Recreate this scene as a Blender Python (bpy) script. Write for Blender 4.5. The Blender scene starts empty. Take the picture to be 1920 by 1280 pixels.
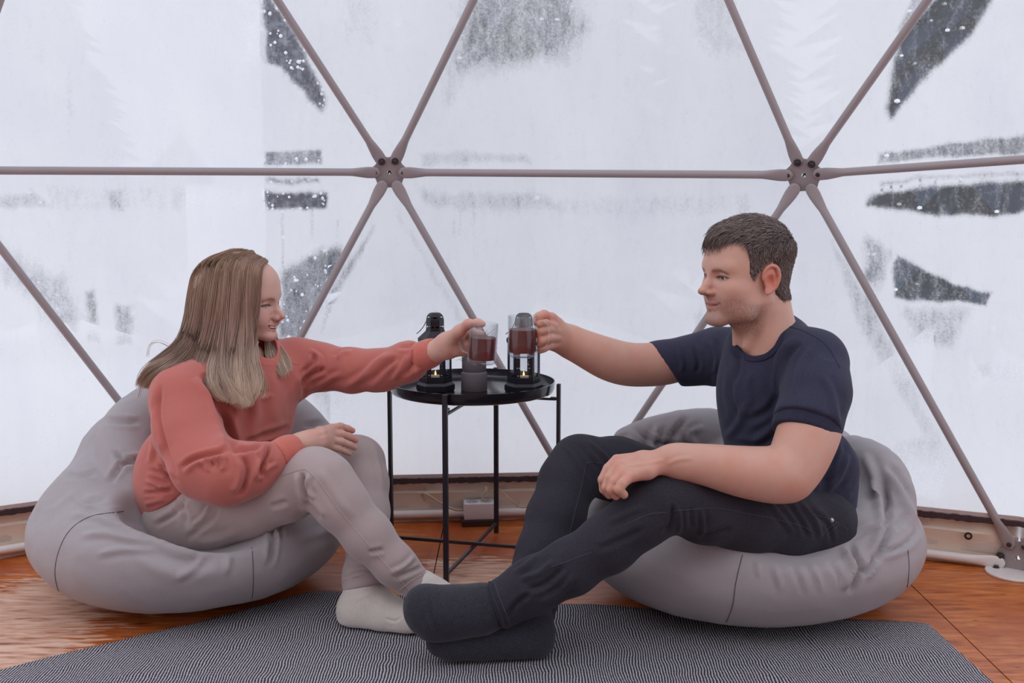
import bpy, bmesh, math, random
import numpy as np
from mathutils import Vector, Matrix
from mathutils.bvhtree import BVHTree

random.seed(7)
rng = np.random.default_rng(7)
scene = bpy.context.scene
COL = scene.collection

# ------------------------------------------------------------------ camera, world, exposure
F = 2130.0                      # focal length in pixels of a 1920 px wide frame
PITCH = math.radians(7.2)
CAM = np.array([0.0, 0.0, 1.0])
FWD = np.array([0.0, math.cos(PITCH), -math.sin(PITCH)])
UPV = np.array([0.0, math.sin(PITCH), math.cos(PITCH)])
RGT = np.array([1.0, 0.0, 0.0])
cam_data = bpy.data.cameras.new('camera')
cam_data.sensor_width = 36.0
cam_data.lens = F / 1920 * 36.0
cam_data.clip_end = 300
cam = bpy.data.objects.new('camera', cam_data)
COL.objects.link(cam)
cam.location = CAM
cam.rotation_euler = (math.pi / 2 - PITCH, 0, 0)
scene.camera = cam

world = bpy.data.worlds.new('overcast_sky')
scene.world = world
world.use_nodes = True
wn = world.node_tree
bg = wn.nodes['Background']
bg.inputs[0].default_value = (0.86, 0.89, 0.97, 1)
bg.inputs[1].default_value = 1.27

sun_d = bpy.data.lights.new('hazy_sun', 'SUN')
sun_d.energy = 0.2
sun_d.angle = math.radians(40)
sun_d.color = (1.0, 0.97, 0.94)
sun = bpy.data.objects.new('hazy_sun', sun_d)
COL.objects.link(sun)
sun.rotation_euler = (math.radians(38), math.radians(-22), 0)

scene.view_settings.view_transform = 'Standard'
scene.view_settings.look = 'None'
scene.view_settings.exposure = 0.0
scene.view_settings.gamma = 1.0
scene.view_settings.use_curve_mapping = False
scene.cycles.max_bounces = 12
scene.cycles.transparent_max_bounces = 12
scene.cycles.diffuse_bounces = 4
scene.cycles.caustics_reflective = False
scene.cycles.caustics_refractive = False

# ------------------------------------------------------------------ helpers: space
def P(px, py, d):
    return CAM + d * (FWD + (px - 960) / F * RGT - (py - 640) / F * UPV)
def proj(V):
    q = np.asarray(V) - CAM
    dc = q @ FWD
    return 960 + F * (q @ RGT) / dc, 640 - F * (q @ UPV) / dc, dc
def on_z(px, py, z=0.0):
    r = FWD + (px - 960) / F * RGT - (py - 640) / F * UPV
    return CAM + r * ((z - CAM[2]) / r[2])
def pz(V):                                   # pixel coordinates of one world point
    a, b, c = proj(np.array(V)); return float(a), float(b), float(c)
def nrm(v):
    v = np.asarray(v, float); return v / (np.linalg.norm(v) + 1e-12)

# ------------------------------------------------------------------ helpers: objects
def tag(o, label=None, cat=None, group=None, kind=None):
    if label: o['label'] = label
    if cat: o['category'] = cat
    if group: o['group'] = group
    if kind: o['kind'] = kind
    return o
def empty(name, loc):
    o = bpy.data.objects.new(name, None); COL.objects.link(o)
    o.location = loc; o.empty_display_size = 0.05
    return o
def link_mesh(name, me, mats, parent=None, smooth=True):
    if not isinstance(mats, (list, tuple)): mats = [mats]
    for m in mats: me.materials.append(m)
    if smooth: me.polygons.foreach_set('use_smooth', np.ones(len(me.polygons), bool))
    o = bpy.data.objects.new(name, me); COL.objects.link(o)
    if parent is not None:
        o.parent = parent
        pl = parent.location
        if parent.parent is not None: pl = Vector((0, 0, 0))
        o.matrix_parent_inverse = Matrix.Identity(4)
        o.location = (-pl[0], -pl[1], -pl[2])
    return o
def mesh_np(verts, faces):
    me = bpy.data.meshes.new('m')
    faces = np.asarray(faces)
    if faces.ndim == 2:
        n, k = faces.shape
        me.vertices.add(len(verts)); me.vertices.foreach_set('co', np.asarray(verts, np.float32).ravel())
        me.loops.add(n * k); me.loops.foreach_set('vertex_index', faces.astype(np.int32).ravel())
        me.polygons.add(n)
        me.polygons.foreach_set('loop_start', np.arange(0, n * k, k, dtype=np.int32))
        me.polygons.foreach_set('loop_total', np.full(n, k, np.int32))
        me.update(calc_edges=True); me.validate()
    else:
        me.from_pydata([tuple(v) for v in verts], [], [tuple(f) for f in faces]); me.update()
    return me
class MB:                                    # collects simple solids in one mesh
    def __init__(s): s.v = []; s.f = []
    def add(s, v, f):
        n = len(s.v); s.v += [tuple(map(float, p)) for p in v]; s.f += [tuple(i + n for i in q) for q in f]; return s
    def box(s, c, size, ax=None, bev=0.0):
        c = np.array(c, float); h = np.array(size, float) / 2
        A = np.eye(3) if ax is None else np.array(ax, float)
        bm = bmesh.new(); bmesh.ops.create_cube(bm, size=1)
        for v in bm.verts: v.co = Vector((v.co.x * size[0], v.co.y * size[1], v.co.z * size[2]))
        if bev > 0: bmesh.ops.bevel(bm, geom=bm.edges[:], offset=bev, segments=2, affect='EDGES', profile=0.6)
        bm.verts.ensure_lookup_table()
        vs = [c + np.array(v.co) @ A for v in bm.verts]
        s.add(vs, [[v.index for v in f.verts] for f in bm.faces]); bm.free(); return s
    def tube(s, pts, r, n=10, cap=True, close=False):
        pts = np.array(pts, float); m = len(pts)
        r = np.full(m, r) if np.isscalar(r) else np.array(r, float)
        t = np.gradient(pts, axis=0) if not close else np.roll(pts, -1, 0) - np.roll(pts, 1, 0)
        t /= np.linalg.norm(t, axis=1)[:, None] + 1e-12
        up = np.array([0, 0, 1.0]) if abs(t[0][2]) < .9 else np.array([1.0, 0, 0])
        a = nrm(np.cross(t[0], up)); ring = []; vs = []
        for i in range(m):
            a = nrm(a - t[i] * (a @ t[i])); b = np.cross(t[i], a)
            for k in range(n):
                w = 2 * math.pi * k / n
                vs.append(pts[i] + r[i] * (math.cos(w) * a + math.sin(w) * b))
        fs = []
        for i in range(m if close else m - 1):
            j = (i + 1) % m
            for k in range(n):
                l = (k + 1) % n
                fs.append((i * n + k, i * n + l, j * n + l, j * n + k))
        if cap and not close: fs += [tuple(range(n - 1, -1, -1)), tuple((m - 1) * n + k for k in range(n))]
        return s.add(vs, fs)
    def lathe(s, c, prof, n=32, axis=None, a0=0.0, closed=False):    # prof: (radius, height) pairs
        c = np.array(c, float)
        if axis is None: X, Y, Z = np.eye(3)
        else:
            Z = nrm(axis); X = nrm(np.cross([0, 0, 1.0] if abs(Z[2]) < .9 else [1.0, 0, 0], Z)); Y = np.cross(Z, X)
        vs = []; fs = []
        for (r, h) in prof:
            for k in range(n):
                w = a0 + 2 * math.pi * k / n
                vs.append(c + Z * h + r * (math.cos(w) * X + math.sin(w) * Y))
        m = len(prof)
        for i in range(m if closed else m - 1):
            j = (i + 1) % m
            for k in range(n):
                l = (k + 1) % n; fs.append((i * n + k, i * n + l, j * n + l, j * n + k))
        if not closed:
            if prof[0][0] > 1e-5: fs.append(tuple(range(n - 1, -1, -1)))
            if prof[-1][0] > 1e-5: fs.append(tuple((m - 1) * n + k for k in range(n)))
        return s.add(vs, fs)
    def prism(s, poly, z0, z1):
        n = len(poly)
        vs = [(x, y, z0) for x, y in poly] + [(x, y, z1) for x, y in poly]
        fs = [tuple(range(n - 1, -1, -1)), tuple(range(n, 2 * n))] + [(i, (i + 1) % n, n + (i + 1) % n, n + i) for i in range(n)]
        return s.add(vs, fs)
    def build(s, name, mat, parent=None, smooth=True, sharp=35):
        me = bpy.data.meshes.new(name); me.from_pydata(s.v, [], s.f); me.update()
        bm = bmesh.new(); bm.from_mesh(me); bmesh.ops.recalc_face_normals(bm, faces=bm.faces[:]); bm.to_mesh(me); bm.free()
        o = link_mesh(name, me, mat, parent, smooth)
        if smooth:
            try: me.set_sharp_from_angle(angle=math.radians(sharp))
            except Exception: pass
        return o
def spline(pts, n=8):                        # Catmull-Rom through any-dimensional points
    p = np.array(pts, float)
    q = np.vstack([2 * p[0] - p[1], p, 2 * p[-1] - p[-2]]); out = []
    for i in range(1, len(q) - 2):
        for t in np.linspace(0, 1, n, endpoint=False):
            a, b, c, d = q[i - 1], q[i], q[i + 1], q[i + 2]
            out.append(.5 * (2 * b + (c - a) * t + (2 * a - 5 * b + 4 * c - d) * t * t + (3 * b - a - 3 * c + d) * t ** 3))
    out.append(q[-2]); return np.array(out)

# ------------------------------------------------------------------ helpers: noise
def _hash(ix, iy, iz, seed):
    h = (ix * 374761393 + iy * 668265263 + iz * 2147483647 + seed * 1274126177) & 0xFFFFFFFF
    h = ((h ^ (h >> 13)) * 1274126177) & 0xFFFFFFFF
    h = ((h ^ (h >> 15)) * 2246822519) & 0xFFFFFFFF
    return ((h ^ (h >> 16)) & 0xFFFF) / 65535.0
def vnoise(p, seed=0):
    p = np.asarray(p, np.float64); i = np.floor(p).astype(np.int64); f = p - i; f = f * f * (3 - 2 * f)
    out = 0
    for dx in (0, 1):
        for dy in (0, 1):
            for dz in (0, 1):
                w = (f[:, 0] if dx else 1 - f[:, 0]) * (f[:, 1] if dy else 1 - f[:, 1]) * (f[:, 2] if dz else 1 - f[:, 2])
                out = out + w * _hash(i[:, 0] + dx, i[:, 1] + dy, i[:, 2] + dz, seed)
    return out * 2 - 1
def fbm(p, seed=0, o=3):
    s = 0; a = 1; t = 0
    for k in range(o):
        s = s + a * vnoise(np.asarray(p) * 2 ** k, seed + k); t += a; a *= .5
    return s / t

# ------------------------------------------------------------------ helpers: implicit surfaces
def smin(a, b, k):
    if k <= 0: return np.minimum(a, b)
    h = np.maximum(k - np.abs(a - b), 0) / k
    return np.minimum(a, b) - h * h * k * .25
class SDF:
    def __init__(s): s.ops = []
    def _add(s, fn, lo, hi, k, sub, fam=0): s.ops.append((fn, np.array(lo, np.float32), np.array(hi, np.float32), k, sub)); return s
    def cap(s, a, b, ra, rb=None, k=.02, sub=False):
        a = np.array(a, np.float32); b = np.array(b, np.float32); rb = ra if rb is None else rb
        ab = b - a; L = max(float(ab @ ab), 1e-10)
        def fn(p):
            q = p - a; t = np.clip((q @ ab) / L, 0, 1)
            q = q - t[:, None] * ab
            return np.sqrt((q * q).sum(1)) - (ra + t * (rb - ra))
        R = max(ra, rb)
        return s._add(fn, np.minimum(a, b) - R, np.maximum(a, b) + R, k, sub)
    def ell(s, c, r, R=None, k=.02, sub=False):
        c = np.array(c, np.float32); r = np.array(r, np.float32); M = None if R is None else np.array(R, np.float32)  # rows = axes
        def fn(p):
            q = p - c
            if M is not None: q = q @ M.T
            u = q / r; k0 = np.sqrt((u * u).sum(1)); w = u / r; k1 = np.sqrt((w * w).sum(1)) + 1e-9
            return k0 * (k0 - 1) / k1
        m = float(max(r)) if M is not None else r
        return s._add(fn, c - m, c + m, k, sub)
    def half(s, c, n, k=.01, sub=True):     # removes the side n points to
        c = np.array(c, np.float32); n = np.array(nrm(n), np.float32)
        def fn(p): return -((p - c) @ n)
        return s._add(fn, [-99] * 3, [99] * 3, k, sub)
    def chain(s, pts, k=.02, sub=False):    # pts: (xyz, r)
        for (a, ra), (b, rb) in zip(pts[:-1], pts[1:]): s.cap(a, b, ra, rb, k, sub)
        return s
    def pchain(s, pts, k=.02, sub=False, n=0):    # pts: (px, py, depth, radius px)
        q = np.array(pts, float)
        if n: q = spline(q, n)
        return s.chain([(P(x, y, d), r * d / F) for x, y, d, r in q], k, sub)
    def eval(s, p, cull=True):
        d = np.full(len(p), .05 if cull else 9.0, np.float32)
        for fn, lo, hi, k, sub in s.ops:
            if cull:
                m = .012 + k
                w = np.nonzero(((p > lo - m) & (p < hi + m)).all(1))[0]
                if not len(w): continue
                v = fn(p[w]); dd = d[w]
                d[w] = -smin(-dd, v, k) if sub else smin(dd, v, k)
            else:
                v = fn(p); d = -smin(-d, v, k) if sub else smin(d, v, k)
        return d
    def mesh(s, h=.004, smooth=1, B=8, pad=.01):
        pad = pad + max([o[3] for o in s.ops]) * .35
        lo = np.min([o[1] for o in s.ops if not o[4]], 0) - pad - 2 * h; hi = np.max([o[2] for o in s.ops if not o[4]], 0) + pad + 2 * h
        nb = np.ceil((hi - lo) / (h * B)).astype(int); N = nb * B
        bi = np.stack(np.meshgrid(*[np.arange(n) for n in nb], indexing='ij'), -1).reshape(-1, 3)
        cen = (lo + (bi + .5 - .5 / B) * h * B).astype(np.float32)
        dc = s.eval(cen, cull=False)
        full = np.repeat(np.repeat(np.repeat(np.sign(dc).reshape(nb).astype(np.float32) * .05, B, 0), B, 1), B, 2)
        keep = bi[np.abs(dc) < h * B * .87 * 1.7 + .004]
        loc = np.stack(np.meshgrid(*[np.arange(B)] * 3, indexing='ij'), -1).reshape(-1, 3)
        for c0 in range(0, len(keep), 400):
            kb = keep[c0:c0 + 400]
            idx = (kb[:, None, :] * B + loc[None]).reshape(-1, 3)
            v = s.eval((lo + idx * h).astype(np.float32))
            full[idx[:, 0], idx[:, 1], idx[:, 2]] = v
        V, Q = surface_nets(full, lo, h)
        if smooth: V = relax(V, Q, smooth)
        return V, Q
def collar(ops, opening, grow, thick, name, mat, parent, h=.003):
    """neck band: the garment's surface, slightly proud, within `grow` of its neck opening"""
    g_ = SDF(); g_.ops = list(ops); o_ = SDF(); o_.pchain(opening, .006)
    lo = np.min([q[1] for q in o_.ops], 0) - grow; hi = np.max([q[2] for q in o_.ops], 0) + grow
    def fn(p):
        a = g_.eval(p, False); b = o_.eval(p, False)
        return np.maximum(np.maximum(a - thick, -a - .006), np.maximum(b - grow, -b - .001)).astype(np.float32)
    c = SDF(); c._add(fn, lo, hi, 0, False); V, Q = c.mesh(h, 2); return surf_obj(name, V, Q, mat, parent)
def surface_nets(D, lo, h):
    S = D < 0
    n = np.array(D.shape)
    c = np.zeros(n - 1, np.int8)
    for dx in (0, 1):
        for dy in (0, 1):
            for dz in (0, 1):
                c += S[dx:n[0] - 1 + dx, dy:n[1] - 1 + dy, dz:n[2] - 1 + dz]
    act = np.argwhere((c > 0) & (c < 8))
    idm = np.full(tuple(n - 1), -1, np.int32); idm[act[:, 0], act[:, 1], act[:, 2]] = np.arange(len(act))
    acc = np.zeros((len(act), 3)); cnt = np.zeros(len(act))
    corners = [(i, j, k) for i in (0, 1) for j in (0, 1) for k in (0, 1)]
    val = {q: D[act[:, 0] + q[0], act[:, 1] + q[1], act[:, 2] + q[2]] for q in corners}
    for a in corners:
        for ax in range(3):
            if a[ax]: continue
            b = list(a); b[ax] = 1; b = tuple(b)
            va, vb = val[a], val[b]; m = (va < 0) != (vb < 0)
            t = va[m] / (va[m] - vb[m])
            pt = np.tile(np.array(a, float), (m.sum(), 1)); pt[:, ax] += t
            acc[m] += pt; cnt[m] += 1
    V = lo + (act + acc / cnt[:, None]) * h
    Q = []
    for ax in range(3):
        sl0 = [slice(None)] * 3; sl1 = [slice(None)] * 3; sl0[ax] = slice(0, -1); sl1[ax] = slice(1, None)
        s0, s1 = S[tuple(sl0)], S[tuple(sl1)]
        e = np.argwhere(s0 != s1); o1, o2 = [(1, 2), (2, 0), (0, 1)][ax]
        e = e[(e[:, o1] > 0) & (e[:, o2] > 0) & (e[:, o1] < n[o1] - 1) & (e[:, o2] < n[o2] - 1)]
        u = np.zeros(3, int); u[o1] = 1; w = np.zeros(3, int); w[o2] = 1
        g = lambda x: idm[x[:, 0], x[:, 1], x[:, 2]]
        q = np.stack([g(e - u - w), g(e - w), g(e), g(e - u)], 1)
        fl = ~s0[e[:, 0], e[:, 1], e[:, 2]]
        q[fl] = q[fl][:, ::-1]; Q.append(q)
    Q = np.vstack(Q); Q = Q[(Q >= 0).all(1)]
    return V, Q
def relax(V, Q, it=1, lam=.5):
    e = np.vstack([Q[:, [0, 1]], Q[:, [1, 2]], Q[:, [2, 3]], Q[:, [3, 0]]]); nv = len(V)
    cnt = np.bincount(e[:, 0], minlength=nv) + np.bincount(e[:, 1], minlength=nv) + 1e-9
    for _ in range(it):
        A = np.stack([np.bincount(e[:, 0], V[e[:, 1], k], nv) + np.bincount(e[:, 1], V[e[:, 0], k], nv) for k in range(3)], 1) / cnt[:, None]
        V = V + lam * (A - V)
    return V
def normals(V, Q):
    n = np.cross(V[Q[:, 2]] - V[Q[:, 0]], V[Q[:, 3]] - V[Q[:, 1]]); N = np.zeros_like(V)
    for k in range(Q.shape[1]):
        for c in range(3): N[:, c] += np.bincount(Q[:, k], n[:, c], len(V))
    return N / (np.linalg.norm(N, axis=1)[:, None] + 1e-12)
def seg_dist(px, py, poly):
    """distance to polyline and 0..1 position along it"""
    best = np.full(len(px), 1e9); bt = np.zeros(len(px)); sd = np.zeros(len(px))
    poly = np.array(poly, float); L = np.r_[0, np.cumsum(np.linalg.norm(np.diff(poly, axis=0), axis=1))]
    for i in range(len(poly) - 1):
        a, b = poly[i], poly[i + 1]; ab = b - a; l2 = ab @ ab + 1e-9
        t = np.clip(((px - a[0]) * ab[0] + (py - a[1]) * ab[1]) / l2, 0, 1)
        dx = px - a[0] - t * ab[0]; dy = py - a[1] - t * ab[1]; d = np.hypot(dx, dy); m = d < best
        best[m] = d[m]; bt[m] = ((L[i] + t * (L[i + 1] - L[i])) / L[-1])[m]; sd[m] = np.sign(ab[0] * dy - ab[1] * dx)[m]
    return best, bt, sd
def folds(V, Q, lines):
    """sculpt creases (negative) and ridges (positive): (pts, width px, height m[, step])"""
    N = normals(V, Q); px, py, dc = proj(V)
    toc = CAM - V; toc /= np.linalg.norm(toc, axis=1)[:, None]
    face = np.clip((N * toc).sum(1) * 1.9 - .22, 0, 1); D = np.zeros(len(V))
    for ln in lines:
        pts, w, hgt = ln[0], ln[1], ln[2]; step = ln[3] if len(ln) > 3 else 0
        sp = spline(pts, 6) if len(pts) > 2 else np.array(pts, float)
        d, t, sd = seg_dist(px, py, sp)
        env = np.clip(np.minimum(t, 1 - t) * 5, 0, 1) ** .7
        D += env * (hgt * np.exp(-(d / w) ** 2) - .5 * hgt * np.exp(-((d - 1.8 * w) / w) ** 2) + step * sd * np.clip(1 - d / (3.5 * w), 0, 1) * np.clip(d / (.6 * w), 0, 1))
    return V + N * (D * face)[:, None]
def wrinkle(V, Q, sc, amp, seed=0, axis=None, stretch=3):
    N = normals(V, Q); p = V * sc
    if axis is not None:
        a = nrm(axis); c = (V @ a)[:, None] * a; p = (V - c) * sc + c * sc / stretch
    p = p + 1.2 * np.stack([fbm(V * sc * .35, seed + 11 + k, 2) for k in range(3)], 1)
    n = fbm(p, seed, 2); r = 1 - 2 * np.abs(n)          # ridged
    return V + N * (amp * r)[:, None]
def surf_obj(name, V, Q, mat, parent=None, col=None):
    me = mesh_np(V, Q)
    if col is not None:
        a = me.color_attributes.new('Col', 'FLOAT_COLOR', 'POINT')
        c = np.ones((len(V), 4), np.float32); c[:, :3] = col; a.data.foreach_set('color', c.ravel())
    return link_mesh(name, me, mat, parent)
def bvh_of(V, Q): return BVHTree.FromPolygons([tuple(v) for v in V], [tuple(int(i) for i in q) for q in Q])
def hit(b, px, py, off=0.0):
    d = FWD + (px - 960) / F * RGT - (py - 640) / F * UPV
    loc, n, i, dist = b.ray_cast(Vector(CAM), Vector(d).normalized(), 20)
    if loc is None: return None
    n = np.array(n); n = n if n @ d < 0 else -n
    return np.array(loc) + n * off
def stitch(b, name, poly, r, mat, parent, off=0.0, dash=False, label=None):
    sp = spline(poly, 10); pts = [hit(b, x, y, off) for x, y in sp]
    pts = [p for p in pts if p is not None]
    runs = [[pts[0]]]
    for p in pts[1:]:
        if np.linalg.norm(p - runs[-1][-1]) > .03: runs.append([p])
        else: runs[-1].append(p)
    m = MB()
    for run in runs:
        if len(run) > 2: m.tube(run, r, 6)
    if not m.v: return None
    o = m.build(name, mat, parent)
    if label: o['label'] = label
    return o

# ------------------------------------------------------------------ helpers: materials
def srgb(r, g, b):
    f = lambda c: c / 12.92 if c <= .04045 else ((c + .055) / 1.055) ** 2.4
    return (f(r / 255), f(g / 255), f(b / 255), 1)
class NT:
    def __init__(s, name):
        s.m = bpy.data.materials.new(name); s.m.use_nodes = True; s.t = s.m.node_tree
        s.b = s.t.nodes['Principled BSDF']; s.out = s.t.nodes['Material Output']
    def n(s, typ, **kw):
        nd = s.t.nodes.new(typ)
        for k, v in kw.items():
            if k.startswith('i_'):
                key = k[2:]; key = int(key) if key.isdigit() else key.replace('_', ' ')
                nd.inputs[key].default_value = v
            else: setattr(nd, k, v)
        return nd
    def l(s, a, b): s.t.links.new(a, b)
    def ramp(s, fac, stops, interp='LINEAR'):
        r = s.t.nodes.new('ShaderNodeValToRGB'); r.color_ramp.interpolation = interp
        e = r.color_ramp.elements
        while len(e) > 1: e.remove(e[0])
        e[0].position = stops[0][0]; e[0].color = stops[0][1]
        for p, c in stops[1:]:
            x = e.new(p); x.color = c
        s.l(fac, r.inputs[0]); return r
    def mix(s, fac, a, b, mode='MIX'):
        x = s.t.nodes.new('ShaderNodeMix'); x.data_type = 'RGBA'; x.blend_type = mode
        for sock, v in ((x.inputs[0], fac), (x.inputs[6], a), (x.inputs[7], b)):
            if hasattr(v, 'links') or hasattr(v, 'is_linked'): s.l(v, sock)
            else: sock.default_value = v
        return x.outputs[2]
    def math(s, op, a, b=0.0, c=None):
        x = s.t.nodes.new('ShaderNodeMath'); x.operation = op
        for sock, v in zip(x.inputs, (a, b, c)):
            if v is None: continue
            if hasattr(v, 'is_linked'): s.l(v, sock)
            else: sock.default_value = v
        return x.outputs[0]
    def coord(s, scale=(1, 1, 1), rot=(0, 0, 0)):
        tc = s.t.nodes.new('ShaderNodeTexCoord'); mp = s.t.nodes.new('ShaderNodeMapping')
        mp.inputs['Scale'].default_value = scale; mp.inputs['Rotation'].default_value = rot
        s.l(tc.outputs['Object'], mp.inputs[0]); return mp.outputs[0]
    def noise(s, vec, scale, detail=4, rough=.5, dist=0):
        x = s.t.nodes.new('ShaderNodeTexNoise'); s.l(vec, x.inputs['Vector'])
        x.inputs['Scale'].default_value = scale; x.inputs['Detail'].default_value = detail
        x.inputs['Roughness'].default_value = rough; x.inputs['Distortion'].default_value = dist
        return x.outputs['Fac']
    def bump(s, h, strength=.3, dist=.002):
        x = s.t.nodes.new('ShaderNodeBump'); x.inputs['Strength'].default_value = strength; x.inputs['Distance'].default_value = dist
        s.l(h, x.inputs['Height']); s.l(x.outputs[0], s.b.inputs['Normal']); return x
def g(v): return (v, v, v, 1)
def plain(name, col, rough=.5, metal=0.0, spec=.5, var=.12, vscale=30, bump=0.0, bscale=200):
    t = NT(name); v = t.coord()
    n = t.noise(v, vscale, 4)
    c2 = tuple(x * (1 - var) for x in col[:3]) + (1,); c3 = tuple(min(1, x * (1 + var)) for x in col[:3]) + (1,)
    t.l(t.mix(n, c2, c3), t.b.inputs['Base Color'])
    t.b.inputs['Roughness'].default_value = rough; t.b.inputs['Metallic'].default_value = metal
    t.b.inputs['Specular IOR Level'].default_value = spec
    if bump: t.bump(t.noise(v, bscale, 3), bump, .001)
    return t.m
def fabric(name, col, scale=900, var=.15, bump=.35, fleck=None, fuzz=.25, rough=.9, cloud=6, dist=.0006, attr=False):
    t = NT(name); v = t.coord()
    n = t.noise(v, scale, 2, .7); c = t.noise(v, cloud, 3)
    lo = tuple(x * (1 - var) for x in col[:3]) + (1,); hi = tuple(min(1, x * (1 + var)) for x in col[:3]) + (1,)
    base = t.mix(c, lo, hi)
    f2 = fleck if fleck else tuple(min(1, x * 1.35) for x in col[:3]) + (1,)
    fr = t.ramp(n, [(.45, g(0)), (.7, g(1))])
    base = t.mix(t.math('MULTIPLY', fr.outputs[0], .6), base, f2)
    if attr:
        a = t.n('ShaderNodeVertexColor', layer_name='Col'); base = t.mix(1.0, base, a.outputs[0], 'MULTIPLY')
    t.l(base, t.b.inputs['Base Color'])
    t.b.inputs['Roughness'].default_value = rough; t.b.inputs['Specular IOR Level'].default_value = .2
    t.b.inputs['Sheen Weight'].default_value = fuzz; t.b.inputs['Sheen Roughness'].default_value = .5
    t.bump(n, bump, dist)
    return t.m

LOCAL = False
# ------------------------------------------------------------------ materials
M = {}
M['tube'] = plain('painted_steel', srgb(158, 147, 149), .42, 0, .5, .06, 12, .08, 300)
M['tube_white'] = plain('white_painted_steel', srgb(228, 220, 218), .4, 0, .5, .05, 20)
M['bolt'] = plain('bolt_steel', srgb(84, 76, 80), .4, .7, .5, .2, 60)
M['skirt'] = plain('cream_canvas', srgb(226, 208, 192), .8, 0, .3, .06, 6, .2, 500)
M['fuzz'] = fabric('brown_hook_tape', srgb(66, 44, 50), 500, .35, 1.0, srgb(110, 85, 85), .3, 1, 60, .004)
M['edge'] = plain('pink_edge_tape', srgb(200, 178, 175), .7)
M['eyelet'] = plain('eyelet_metal', srgb(70, 58, 56), .35, .8)
M['cord'] = plain('cream_cord', srgb(196, 176, 152), .8)
M['black'] = plain('black_powder_coat', srgb(46, 45, 54), .38, .2, .5, .15, 300, .15, 900)
M['tray'] = plain('glossy_black_tray', srgb(40, 38, 46), .16, .2, .6, .1, 300)
M['lantern'] = plain('dark_lantern_metal', srgb(40, 38, 46), .42, .4, .5, .2, 80, .1, 700)
M['wax'] = plain('candle_wax', srgb(225, 215, 205), .5)
M['white_plastic'] = plain('white_plastic', srgb(225, 218, 222), .35, 0, .5, .02)
M['dark_wood'] = plain('dark_wood', srgb(62, 38, 34), .6, 0, .4, .3, 40)
M['concrete'] = plain('grey_stoneware', srgb(116, 108, 115), .9, 0, .2, .22, 260, .8, 500)
M['needle'] = plain('pine_needle', srgb(52, 60, 60), .6)
M['snow'] = plain('snow', srgb(247, 248, 252), .8, 0, .2, .04, 2, .3, 8)
M['bark'] = fabric('snow_dusted_bark', srgb(62, 62, 74), 26, .4, 1.0, srgb(150, 152, 165), 0, .95, 5, .01)
M['spruce'] = plain('spruce_needles', srgb(44, 54, 74), .9, 0, .1, .4, 6)
M['timber'] = plain('weathered_timber', srgb(72, 76, 94), .8, 0, .2, .3, 7)

def glass_mat(name, col, ior=1.45, rough=0.0):
    t = NT(name); t.t.nodes.remove(t.b)
    gl = t.n('ShaderNodeBsdfGlass'); gl.inputs['Color'].default_value = col; gl.inputs['IOR'].default_value = ior
    gl.inputs['Roughness'].default_value = rough
    t.l(gl.outputs[0], t.out.inputs[0]); return t.m

def thin_glass(name='thin_lantern_glass', tint=(.9, .92, .95, 1), edge=(.75, .78, .82, 1), ior=1.4, white_refl=0):
    t = NT(name); t.t.nodes.remove(t.b)
    a = t.n('ShaderNodeBsdfTransparent'); lw = t.n('ShaderNodeLayerWeight', i_Blend=.35); t.l(t.mix(lw.outputs['Facing'], tint, edge), a.inputs[0])
    b = t.n('ShaderNodeBsdfGlossy'); b.inputs['Roughness'].default_value = .05
    lf = t.n('ShaderNodeLayerWeight', i_Blend=.5); fr_ = t.math('MULTIPLY_ADD', t.math('POWER', lf.outputs['Facing'], 4.0), .8, .05)
    m = t.n('ShaderNodeMixShader'); t.l(fr_, m.inputs[0]); t.l(a.outputs[0], m.inputs[1]); t.l(b.outputs[0], m.inputs[2])
    if white_refl:
        tl = t.n('ShaderNodeBsdfTranslucent'); tl.inputs[0].default_value = (.95, .95, .97, 1); df = t.n('ShaderNodeBsdfDiffuse'); df.inputs[0].default_value = (.95, .95, .97, 1)
        mm = t.n('ShaderNodeMixShader'); mm.inputs[0].default_value = .5; t.l(tl.outputs[0], mm.inputs[1]); t.l(df.outputs[0], mm.inputs[2])
        m3 = t.n('ShaderNodeMixShader'); m3.inputs[0].default_value = white_refl; t.l(m.outputs[0], m3.inputs[1]); t.l(mm.outputs[0], m3.inputs[2]); m = m3
    t.l(m.outputs[0], t.out.inputs[0]); return t.m
M['thin_glass'] = thin_glass()
M['glass'] = thin_glass('clear_mug_glass', (.985, .985, .99, 1), (.80, .82, .85, 1), 1.5, .025)  # last value: slight white mixed in to stand for window reflections
def tea():
    t = NT('red_tea'); b = t.b
    b.inputs['Base Color'].default_value = (.15, .008, .008, 1); b.inputs['Roughness'].default_value = .05
    b.inputs['IOR'].default_value = 1.33
    tr = t.n('ShaderNodeBsdfTranslucent'); tr.inputs[0].default_value = (.62, .035, .025, 1)
    gl = t.n('ShaderNodeBsdfTransparent'); gl.inputs[0].default_value = (.50, .04, .025, 1)
    m = t.n('ShaderNodeMixShader'); m.inputs[0].default_value = .4; t.l(b.outputs[0], m.inputs[1]); t.l(tr.outputs[0], m.inputs[2])
    m2 = t.n('ShaderNodeMixShader'); m2.inputs[0].default_value = .35; t.l(m.outputs[0], m2.inputs[1]); t.l(gl.outputs[0], m2.inputs[2])
    t.l(m2.outputs[0], t.out.inputs[0]); return t.m
M['tea'] = tea()
def flame():
    t = NT('candle_flame'); b = t.b
    b.inputs['Base Color'].default_value = (1, .6, .2, 1); b.inputs['Emission Color'].default_value = (1, .5, .16, 1)
    b.inputs['Emission Strength'].default_value = 3.0; return t.m
M['flame'] = flame()

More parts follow.
